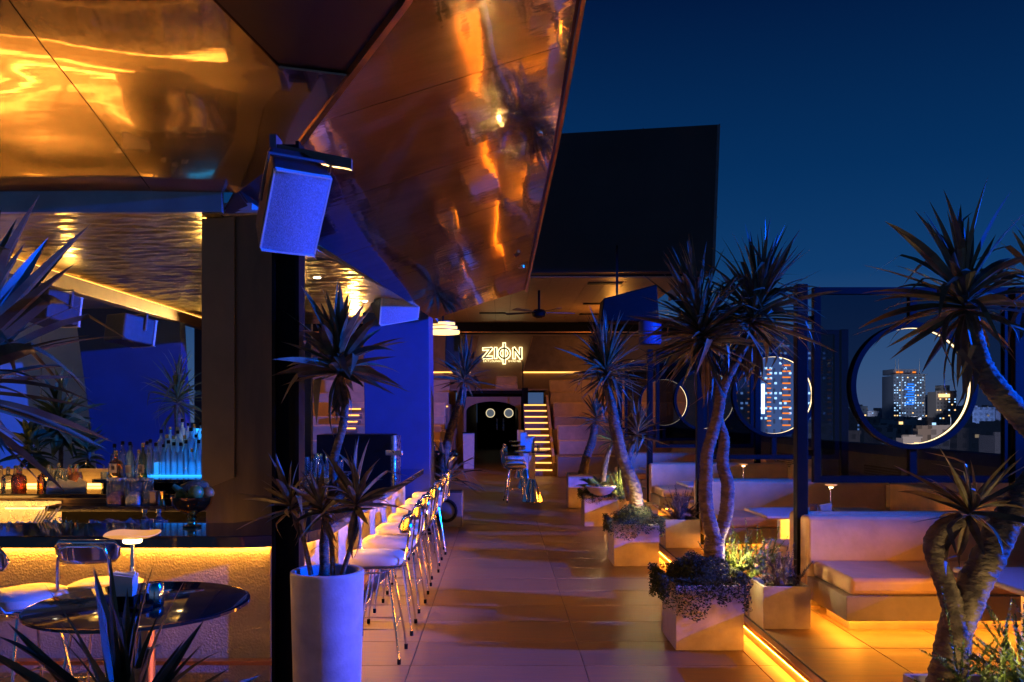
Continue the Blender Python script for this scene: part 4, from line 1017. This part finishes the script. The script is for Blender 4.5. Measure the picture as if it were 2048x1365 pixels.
# sign wall
bx('rear_wall', M['rearwall'], rb, -10, -1.655, 30.0, 30.3, 0, 5.2); bx('rear_wall', M['rearwall'], rb, 1.555, 8, 30.0, 30.3, 0, 5.2); bx('rear_wall', M['rearwall'], rb, -1.654, 1.554, 30.0, 30.3, 2.51, 5.2)
bx('ceiling_beam', M['black'], rb, -10, 8, 29.2, 29.98, 4.62, 4.95)
bx('beam_edge', M['trim'], rb, -10, 8, 29.17, 29.198, 4.60, 4.64)
sx = lambda px: (px-CX)/F*29.9
sz = lambda py: H-(py-CY)/F*29.9
MB().prism_y([(sx(1045),sz(745)),(sx(1180),sz(745)),(sx(1180),sz(672)),(sx(1066),sz(672))], 29.96, 29.998).build('recess_panel', M['beam'], rb)
MB().prism_y([(sx(600),sz(745)),(sx(942),sz(745)),(sx(958),sz(672)),(sx(600),sz(672))], 29.96, 29.998).build('recess_panel', M['beam'], rb)
bx('led_strip', M['ledstair'], rb, sx(1046), sx(1180), 29.92, 29.95, sz(746.5), sz(743.5)); bx('led_strip', M['ledstair'], rb, sx(600), sx(941), 29.92, 29.95, sz(746.5), sz(743.5))
MB().hull8([(sx(1045),29.92,sz(745)),(sx(1046.2),29.92,sz(745)),(sx(1046.2),29.95,sz(745)),(sx(1045),29.95,sz(745))],[(sx(1065),29.92,sz(674)),(sx(1066),29.92,sz(674)),(sx(1066),29.95,sz(674)),(sx(1065),29.95,sz(674))]).build('led_strip', M['ledsoft'] if 'ledsoft' in M else M['trim'], rb)
# timber ceiling with boards, vents, fan
bx('roof_slab', M['black'], rb, -10, 4.4, 19.4, 30.3, 4.985, 5.25)
for k in range(27):
    x = -8 + k*.46
    bx('ceiling_board', M['woodceil'], rb, x, x+.452, 19.45, 29.1, 4.955, 4.984)
for px, py in ((985,626),(1210,566),(1195,607),(1185,628),(1180,645)):
    d = (4.955-H)*F/(CY-py); x = (px-CX)/F*d
    bx('air_vent', M['black'], rb, x-.42, x+.42, d-.12, d+.12, 4.93, 4.9545)
fan = thing('ceiling_fan', 'dark ceiling fan under the timber ceiling of the rear lounge', 'fan', (.96,20.9,4.9))
fx, fy = (1078-CX)/F*21.5, 21.5
MB().lathe([(.03,.0),(.03,.55)], (fx,fy,4.40), 10).build('rod', M['black'], fan, True)
MB().lathe([(.08,-.12),(.17,-.08),(.19,.02),(.12,.09),(.03,.1)], (fx,fy,4.36), 20).build('motor', M['black'], fan, True)
for k in range(5):
    a = 2*math.pi*k/5+.2; c, s = math.cos(a), math.sin(a); n_ = Vector((-s,c,0))
    p0 = Vector((fx+c*.17,fy+s*.17,4.38)); p1 = Vector((fx+c*.95,fy+s*.95,4.36))
    MB().hull8([p0-n_*.04-Vector((0,0,.01)),p1-n_*.08,p1+n_*.08+Vector((0,0,.03)),p0+n_*.04],[p0-n_*.04,p1-n_*.08+Vector((0,0,.012)),p1+n_*.08+Vector((0,0,.042)),p0+n_*.04+Vector((0,0,.012))]).build('blade', M['darkmetal'], fan)
# tilted black slab above
bs = thing('black_roof_slab', 'huge black tilted roof slab rising behind the canopy', 'roof', (3,19,5))
MB().hull8([(-2.0,19.0,4.96),(4.86,19.0,5.02),(4.86,19.35,5.02),(-2.0,19.35,4.96)], [(-2.0,19.0,8.0),(4.98,19.0,8.40),(4.98,19.35,8.40),(-2.0,19.35,8.0)]).build('front', M['blackwall'], bs)
MB().hull8([(4.865,19.02,5.02),(4.93,19.02,5.02),(4.93,24,5.02),(4.865,24,5.02)], [(4.985,19.0,8.4),(5.05,19.0,8.42),(5.05,24,8.42),(4.985,24,8.4)]).build('side', M['bluebar'], bs)
# chandelier and hanging speakers at the back
ch = thing('tiered_chandelier', 'glowing tiered chandelier left of the sign near the column', 'chandelier', at(888,660,18))
for k in range(3):
    c = at(886,668-k*8,18)
    MB().lathe([(.36-.05*k,0),(.36-.05*k,.06)], c, 20).build('lit_tier', M['halosoft'] if 'halosoft' in M else M['lampsoft'] if 'lampsoft' in M else M['trim'], ch, True)
    MB().lathe([(.37-.05*k,.061),(.37-.05*k,.085)], c, 20).build('metal_band', M['bluebar'], ch, True)
MB().lathe([(.02,.0),(.02,1.4)], at(886,645,18), 8).build('rod', M['black'], ch)
hs = thing('hanging_subwoofer', 'black hanging loudspeaker cluster behind the palm crowns', 'loudspeaker', at(1260,620,16.5))
c = at(1255,610,16.5); MB().hull8([(c.x-.55,16.3,c.z-.35),(c.x+.6,16.3,c.z-.35),(c.x+.6,16.9,c.z-.35),(c.x-.55,16.9,c.z-.35)],[(c.x-.5,16.3,c.z+.10),(c.x+.55,16.3,c.z+.38),(c.x+.55,16.9,c.z+.38),(c.x-.5,16.9,c.z+.10)]).build('cabinet', M['black'], hs, bevel=.02)
bx('hanger', M['black'], hs, c.x-.22, c.x-.18, 16.55, 16.6, c.z+.2, c.z+1.2)
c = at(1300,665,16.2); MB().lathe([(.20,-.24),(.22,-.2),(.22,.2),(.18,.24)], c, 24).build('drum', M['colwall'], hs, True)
# host stand and lounge items
hx = (947-CX)/F*29
hst = thing('host_stand', 'warm lit timber host stand before the arch', 'stand', (hx,26.2,0))
MB().hull8([(-1.18,26.0,0),(-.86,26.0,0),(-.86,26.4,0),(-1.18,26.4,0)],[(-1.20,25.98,1.12),(-.84,25.98,1.12),(-.84,26.42,1.12),(-1.20,26.42,1.12)]).build('body', M['leather'], hst, bevel=.006)
bx('top', M['blackstone'], hst, -1.22, -.82, 25.95, 26.45, 1.121, 1.15)
ap = thing('upholstered_armchair', 'pale armchair on the mezzanine above the arch', 'armchair', at(1013,790,28.4))
c = at(1013,785,28.4); bx('seat', M['sofa'], ap, c.x-.38, c.x+.38, 28.1, 28.7, 2.561, 2.75, .04); bx('backrest', M['sofa'], ap, c.x-.38, c.x+.38, 28.705, 28.85, 2.561, 3.05, .06)
for i, (px, py) in enumerate(((1125,790),(1130,880),(880,880))):
    d = 25.2; c = at(px, py, d)
    glassware((c.x, d, c.z), .2, .06, ['glass jar on the upper right tier table', 'tall glass by the lower right tier bench', 'glass on the table beyond the bar end'][i], 'far glasses on the tiers') if False else None
# small tables beyond the bar end
for i in range(2):
    y = 15.2+1.6*i; x = (878-CX)/F*y
    t = thing('side_table', 'dark side table with glassware beyond the pale column, ' + ('nearer one' if i == 0 else 'farther one'), 'table', (x,y,0))
    bx('tabletop', M['blackstone'], t, x-.35, x+.35, y-.3, y+.3, .96, 1.0); bx('leg', M['black'], t, x-.05, x+.05, y-.05, y+.05, .007, .959)
    for k in range(4): glassware((x-.25+.15*k, y-.1, 1.001), .16, .04, 'glass on the ' + ('nearer' if i == 0 else 'farther') + ' side table beyond the column', 'glasses on the side tables')

# ================================================================== sign
sg = thing('illuminated_sign', 'backlit ZION letter sign on the rear wall', 'sign', (sx(1005), 29.85, sz(708)))
S = 160/2048
def SP(u, v): return (sx(930+u*S), sz(660+v*S))
def stroke(poly): return [SP(*p) for p in poly]
def strokes(lines, wd, y0, y1):
    m = MB()
    for k, ln in enumerate(lines):
        pts = [Vector((SP(*p)[0], 0, SP(*p)[1])) for p in ln]
        for a, b in zip(pts[:-1], pts[1:]):
            t_ = (b-a).normalized()*wd*.42; n_ = Vector((-t_.z, 0, t_.x)).normalized()*wd/2
            q = [a-t_-n_, b+t_-n_, b+t_+n_, a-t_+n_]
            m.prism_y([(v.x, v.z) for v in q], y0+.0004*k, y1+.0004*k)
    return m
circ = [(1000+128*math.cos(2*math.pi*k/28), 605-128*math.sin(2*math.pi*k/28)) for k in range(29)]
for ln in ([[(480,498),(675,490)],[(675,490),(490,715)],[(490,715),(680,708)]], [[(785,480),(785,712)]], [circ,[(1003,365),(1003,850)]], [[(1255,720),(1255,485)],[(1255,485),(1418,715)],[(1424,725),(1424,480)]]):
    o = strokes(ln, .050, 29.80, 29.83).build('letter', M['darkmetal'], sg); strokes(ln, .125, 29.86, 29.88).build('halo', M['halo'], o)
for txt, u0, u1 in (('SKYLOUNGE', 455, 955), ('DINING', 1110, 1430)):
    for k, chh in enumerate(txt):
        fo = bpy.data.objects.new('small_letter', text_mesh(chh, .10, M['halo'], .004)); COL.objects.link(fo); fo.parent = sg
        x_, z_ = SP(u0+(u1-u0)*(k+.5)/len(txt), 806)
        fo.location = Vector((x_, 29.88, z_)) - wloc(sg); fo.rotation_euler = (R(90),0,0)

# ================================================================== city
cg = MB().box(-3000, 5000, 60, 5500, -62, -60).build('city_ground', mat('city_ground', (.03,.032,.038), .9, var=.3, vscale=.02)); tag(cg, kind='structure')
def facade_mat(name, col, wl, dens, fw, fh, wc=(1,.75,.45), es=.8, glow=0.0):
    m = bpy.data.materials.new(name); m.use_nodes = True; t = m.node_tree; L = t.links; b = t.nodes['Principled BSDF']
    tc = t.nodes.new('ShaderNodeTexCoord'); br_ = t.nodes.new('ShaderNodeTexBrick'); mp = t.nodes.new('ShaderNodeMapping')
    mp.inputs['Rotation'].default_value = (R(90),0,0)
    L.new(tc.outputs['Object'], mp.inputs[0]); L.new(mp.outputs[0], br_.inputs[0]); br_.offset = 0
    br_.inputs['Color1'].default_value = (*[c*.35 for c in col],1); br_.inputs['Color2'].default_value = (*[c*.55 for c in col],1); br_.inputs['Mortar'].default_value = (*col,1)
    br_.inputs['Scale'].default_value = 1; br_.inputs['Brick Width'].default_value = fw; br_.inputs['Row Height'].default_value = fh; br_.inputs['Mortar Size'].default_value = .28*fh
    L.new(br_.outputs[0], b.inputs['Base Color']); b.inputs['Roughness'].default_value = .7
    return m
M['cw'] = emis('window_warm', (1,.62,.25), 1.5); M['cb'] = emis('window_cool', (.35,.62,1.0), 1.3); M['cl'] = emis('bar_orange', (1,.26,.03), .9); M['ck'] = emis('led_blue', (.02,.22,1.0), 1.0)
M['cwhite'] = emis('led_white', (.55,.8,1.0), 2.2)
M['flood'] = None
FM = [facade_mat('facade_grey', (.17,.19,.24), 0, 0, 3.2, 3.4), facade_mat('facade_tan', (.26,.21,.18), 0, 0, 3.0, 3.3), facade_mat('facade_dark', (.09,.11,.15), 0, 0, 3.5, 3.5), facade_mat('facade_pale', (.42,.38,.37), 0, 0, 4.0, 3.6), facade_mat('facade_blue', (.04,.13,.42), 0, 0, 2.4, 3.2)]
def block(px0, px1, pyt, d, label, fm=0, lit=.10, ww=None, roof=None, cool=.5, pyb=None, wc=None, name='city_block', cell=None):
    x0, x1 = (px0-CX)/F*d, (px1-CX)/F*d; zt = H-(pyt-CY)/F*d; dep = (x1-x0)*.8
    t = thing(name, label, 'building', ((x0+x1)/2, d, -60))
    bx('body', FM[fm], t, x0, x1, d, d+dep, -60, zt)
    bx('parapet', FM[fm], t, x0-.3, x1+.3, d-.3, d+.5, zt+.02, zt+1.0)
    if roof:
        bx('roof_house', FM[fm], t, x0+(x1-x0)*.25, x0+(x1-x0)*.7, d+1, d+dep*.7, zt+.05, zt+roof)
    cw_ = cell or max(2.4, 2.2*d/F*1.6); chh = cw_*1.05
    wmb, cmb = MB(), MB(); zb = max(-58, H-((pyb or 905)-CY)/F*d)
    nx = max(1, int((x1-x0)/cw_)); nz = max(1, int((zt-zb)/chh))
    for j in range(nz):
        rowp = lit*random.uniform(.3,2.2)
        for i in range(nx):
            if random.random() < rowp:
                x = x0+(i+.25)*(x1-x0)/nx; z = zt-(j+.9)*chh
                (cmb if random.random() < cool else wmb).box(x, x+(x1-x0)/nx*.5, d-.12, d-.02, z, z+chh*.42)
    if wmb.v: tag(wmb.build('lit_windows', M['cw'], t), kind='stuff')
    if cmb.v: tag(cmb.build('lit_windows', M['cb'], t), kind='stuff')
    return t, x0, x1, zt
# main twin spired tower
t, x0, x1, zt = block(1787, 1849, 752, 820, 'tall office tower with twin spires seen through the nearest round opening', 0, .34, roof=None, cool=.9)
U = (x1-x0)/62
bx('cornice', FM[3], t, x0-1.5*U, x1+1.5*U, 815, 822, zt+1.05, zt+3.0*U); bx('crown_block', FM[0], t, x0+6*U, x1-8*U, 826, 850, zt+3.05*U, zt+14*U)
for q in (8, 14, 56): MB().tube([(x0+q*U,824,zt+3*U),(x0+q*U,824,zt+34*U)], [1.1*U,.2*U], 6).build('spire', FM[3], t)
for q in (9, 17, 43): bx('crown_light', M['cl'], t, x0+q*U, x0+(q+5)*U, 823, 825, zt+6*U, zt+9*U)
bx('lobby_glow', M['ck'], t, x0+29*U, x0+41*U, 819.0, 819.8, zt-62*U, zt-15*U) if False else None
for k in range(9): bx('blue_panel', M['ckd'] if 'ckd' in M else M['ck'], t, x0+(28-(k%3)*3)*U, x0+(40+(k%2)*2)*U, 819.2, 819.8, zt-(18+k*5)*U, zt-(15.5+k*5)*U)
bx('pilaster', FM[3], t, x0+13*U, x0+15*U, 817.5, 819.1, -60, zt)
bx('pilaster', FM[3], t, x1-3*U, x1-1*U, 817.5, 819.1, -60, zt)
t, x0, x1, zt = block(1850, 1880, 792, 900, 'slim grey tower beside the twin spired tower', 0, .06, cool=.6)
t, x0, x1, zt = block(1872, 1913, 784, 760, 'mid height apartment tower with lit top right of the spired tower', 1, .14, cool=.5, roof=6)
bx('top_light', M['cw'], t, x0+2, x0+12, 758.5, 759.6, zt-5, zt-2)
block(1712, 1734, 815, 700, 'narrow dark block with blue edge light left in the nearest round opening', 2, .08)
block(1735, 1760, 824, 1100, 'hazy low block left of the spired tower', 0, .12, cool=.3)
block(1758, 1788, 818, 1250, 'distant hazy block close to the spired tower', 1, .14, cool=.4)
block(1740, 1782, 850, 520, 'dark low building below the distant hazy blocks', 2, .05)
block(1781, 1836, 838, 420, 'pale flat roofed building at the foot of the spired tower', 3, .02, cool=.5)
block(1822, 1860, 846, 360, 'white stepped building in the middle of the nearest opening', 3, .03)
block(1745, 1792, 862, 300, 'pale house with bright lit front at the lower left of the opening', 3, .30, cool=.6, roof=2)
block(1790, 1822, 855, 330, 'grey house between pale buildings under the spired tower', 1, .10)
block(1806, 1842, 877, 240, 'low cream building with lit windows at the bottom of the opening', 3, .40, cool=.1)
block(1836, 1862, 858, 250, 'peach coloured building right of the cream building', 1, .04)
block(1858, 1900, 857, 260, 'large pale hall with round gable at the lower right of the opening', 3, .03)
block(1915, 1945, 822, 420, 'warm lit block just right of the nearest ring', 1, .25, cool=.15)
block(1945, 1990, 818, 520, 'dark wide block with blue roof sign behind the foreground trunk', 2, .08)
block(1914, 1962, 862, 270, 'ornate lit facade with rows of windows by the foreground trunk', 1, .65, cool=.05)
block(1962, 2048, 848, 300, 'long low terrace of lit houses at the right edge', 2, .22, cool=.4)
block(1990, 2060, 872, 220, 'low pale terrace houses at the far right edge', 3, .18, cool=.3)
block(1682, 1714, 838, 380, 'grey block seen between the first screen and its post', 0, .12)
block(1676, 1720, 868, 260, 'low tan house at the left foot of the nearest ring', 1, .08)
dc = MB(); dw, dk = MB(), MB()
for k in range(900):
    d = random.uniform(900, 2400); px = random.uniform(1280, 2120); pt = 830 + random.choice((-1,-1,1,1))*random.random()**1.6*26 + 4
    w_ = random.uniform(5,16)*d/F; x = (px-CX)/F*d; zt = H-(pt-CY)/F*d
    dc.box(x, x+w_, d, d+w_, -60, zt)
    for q in range(random.randint(2,11)):
        a = x+random.random()*w_*.9; z = zt-random.random()*min(50, zt+60)*.8-2; e = d/F*random.uniform(.7,1.6)
        (dw if random.random() < .55 else dk).box(a, a+e, d-.6, d-.2, z, z+e)
dco = dc.build('distant_city', FM[0]); tag(dco, 'hazy mass of small distant buildings along the horizon', None, None, 'stuff')
tag(dw.build('lit_windows', M['cw'], dco), kind='stuff'); tag(dk.build('lit_windows', M['cb'], dco), kind='stuff')
names = ['low flat roofed house', 'narrow terrace house', 'squat office block', 'pale apartment slab', 'dark warehouse block', 'small tiled house']
sides = ['below the twin spired tower', 'at the lower left of the nearest ring', 'right of the nearest ring', 'behind the foreground trunk', 'between the first post and ring', 'under the slim grey tower']
for k in range(18):
    px = 1690 + k*20 + random.uniform(-6,6); wpx = random.uniform(14,30); d = random.uniform(330,640)
    block(px, px+wpx, random.uniform(832,866), d, names[k % 6] + ' ' + sides[(k//6*2+k) % 6] + ', ' + ['near', 'middle', 'far'][k//6] + ' row of the city', random.choice([0,1,3,3,2]), random.uniform(.08,.3), cool=random.random(), roof=random.choice([None,2,3]))
# tower with orange light bars
t, x0, x1, zt = block(1440, 1672, 700, 260, 'blue glass tower striped with rows of orange light bars', 4, .22, cool=.97, cell=1.5)
U = (x1-x0)/232
lm = MB().box(-4*U,4*U,-.1,.1,-1.1*U,1.1*U).mesh('light_bar', M['cl'])
lm2 = MB().box(-8*U,8*U,-.1,.1,-1.4*U,1.4*U).mesh('light_bar', M['cl'])
for cx_, n_, y0_, y1_, big in ((1471,9,715,858,0),(1499,11,715,856,0),(1510,10,760,856,0),(1538,13,735,856,0),(1573,11,725,857,1),(1641,6,715,750,0),(1659,13,715,870,0)):
    for k in range(n_):
        o = bpy.data.objects.new('light_bar', lm2 if big else lm); COL.objects.link(o); o.parent = t
        p = at(cx_, y0_+(y1_-y0_)*(k+.5)/n_, 259.6); o.location = p - wloc(t)
bx('light_column', M['cwhite'], t, (1523-CX)/F*259.5, (1529-CX)/F*259.5, 259.3, 259.7, H-(828-CY)/F*259.5, H-(768-CY)/F*259.5)
bx('roof_arc', M['cb'], t, (1560-CX)/F*259.5, (1578-CX)/F*259.5, 259.3, 259.7, H-(694-CY)/F*259.5, H-(691-CY)/F*259.5) 
t, x0, x1, zt = block(1310, 1442, 745, 300, 'dark building half hidden behind the palms and far screens', 2, .05)
block(1600, 1660, 855, 200, 'low dark rooftops below the striped tower', 2, .06)

# ================================================================== lamps, some of them added
FX, FY, FZ = 13.2, 4.3, 4.85
fl_ = thing('blue_floodlight', 'blue floodlight on a mast outside the parapet, beyond the picture', 'floodlight', (FX+.3,FY,FZ))
bx('housing', M['black'], fl_, FX+.12, FX+.4, FY-.25, FY+.25, FZ-.2, FZ+.2, .01)
bx('arm', M['black'], fl_, FX-1.3, FX+.12, FY-2.8, FY-2.7, FZ-.1, FZ+.1); bx('arm', M['black'], fl_, FX-1.3, FX+.12, FY+2.7, FY+2.8, FZ-.1, FZ+.1)
bx('upper_shutter', M['black'], fl_, FX-1.22, FX-1.20, FY-2.7, FY+2.7, FZ-.012, FZ+.9)  # unseen plate added to keep the blue off the roof
bx('side_shutter', M['black'], fl_, FX-1.22, FX-1.20, FY-2.69, FY-1.21*.145, FZ-2.0, FZ-.013)  # unseen plate added to keep the blue off the near left plants
bx('lower_shutter', M['black'], fl_, FX-1.22, FX-1.20, FY-2.7, FY+2.7, FZ-2.0, FZ-1.21*.400)  # unseen plate added to cut the blue diagonally across the banquettes
MB().lathe([(.05,-65),(.05,-.2)], (FX+.3,FY,FZ), 10).build('mast', M['black'], fl_)
light('SPOT', 'blue_flood', (FX,FY,FZ), 28000, BLUE, None, aim=(-2.0,9.0,1.0), spot_size=R(94), spot_blend=.45, shadow_soft_size=.045)
# added warm spots, most of them just under the canopy
for x, y, z, ax, ay, e, sz_ in ((.30,3.0,4.15,1.35,5.8,290,58), (.28,6.4,3.9,1.35,8.9,210,54), (.25,10.0,3.5,1.3,12.2,170,54), (-.3,20.0,4.9,-.1,23,260,70), (-2.5,3.7,3.75,-1.15,4.8,75,46)):
    if x > 0: MB().lathe([(.045,0),(.045,.03),(.03,.03),(.03,.004)], (x,y,z+.012), 16).build('downlight_rim', M['trim'], can, True)  # rims put in as fittings for the added spots
    light('SPOT', 'added_warm_spot', (x,y,z), e, (1,.36,.025) if x > -1 else (1,.48,.12), None, aim=(ax,ay,0), spot_size=R(sz_), spot_blend=.8, shadow_soft_size=.05)
# garden spikes in planters
for x, y, z, e in ((1.86,6.36,.66,12), (1.66,9.42,.74,9), (1.80,12.6,.74,12), (2.30,3.36,.70,12)):
    light('POINT', 'planter_spike', (x,y,z), e, (1,.72,.28), None, shadow_soft_size=.03)
# warm fill added in the bar and lounge
light('POINT', 'bar_fill_light', (-4.3,8.2,2.95), 5, (1,.62,.22), None, shadow_soft_size=.05)  # added fill light, no pendant hangs here
light('POINT', 'bar_fill_light', (-2.6,7.2,2.9), 3, (1,.62,.22), None, shadow_soft_size=.05)
light('SPOT', 'ceiling_fill_spot', (-3.6,12.9,2.75), 1500, (1,.62,.20), None, aim=(-3.9,8.5,3.3), spot_size=R(60), spot_blend=.5, shadow_soft_size=.06)  # added spot for gold highlights on the hammered ceiling
light('SPOT', 'ceiling_fill_spot', (-2.3,12.9,2.75), 90, (1,.55,.16), None, aim=(-2.1,9,3.3), spot_size=R(60), spot_blend=.5, shadow_soft_size=.06)
light('POINT', 'lounge_fill_light', (-2.0,24.0,4.2), 55, (1,.38,.05), None, shadow_soft_size=.2)  # added fill light that warms the timber ceiling
light('POINT', 'lounge_fill_light', (3.5,25.0,4.2), 55, (1,.38,.05), None, shadow_soft_size=.2)
light('POINT', 'lounge_fill_light', (-6.5,24.0,4.2), 55, (1,.38,.05), None, shadow_soft_size=.2)
light('SPOT', 'city_fill_spot', (75,110,-15), 4.0e5, (1.0,.85,.80), None, aim=(140,300,-6), spot_size=R(110), spot_blend=.4, shadow_soft_size=3)  # unseen spots added to brighten the city fronts
light('SPOT', 'city_fill_spot', (260,470,-25), 2.2e6, (.62,.74,1.0), None, aim=(430,820,10), spot_size=R(100), spot_blend=.4, shadow_soft_size=3)
light('SPOT', 'city_fill_spot', (480,880,-30), 6.0e6, (.70,.74,1.0), None, aim=(800,1500,-10), spot_size=R(110), spot_blend=.4, shadow_soft_size=3)
# keep glow in the booths: fill lights added under the tables
for i in range(4):
    y = yi(i) - PITCH/2
    light('POINT', 'booth_fill_light', (3.2, y-.25, .62), 38.0, (1,.36,.03), None, shadow_soft_size=.06)
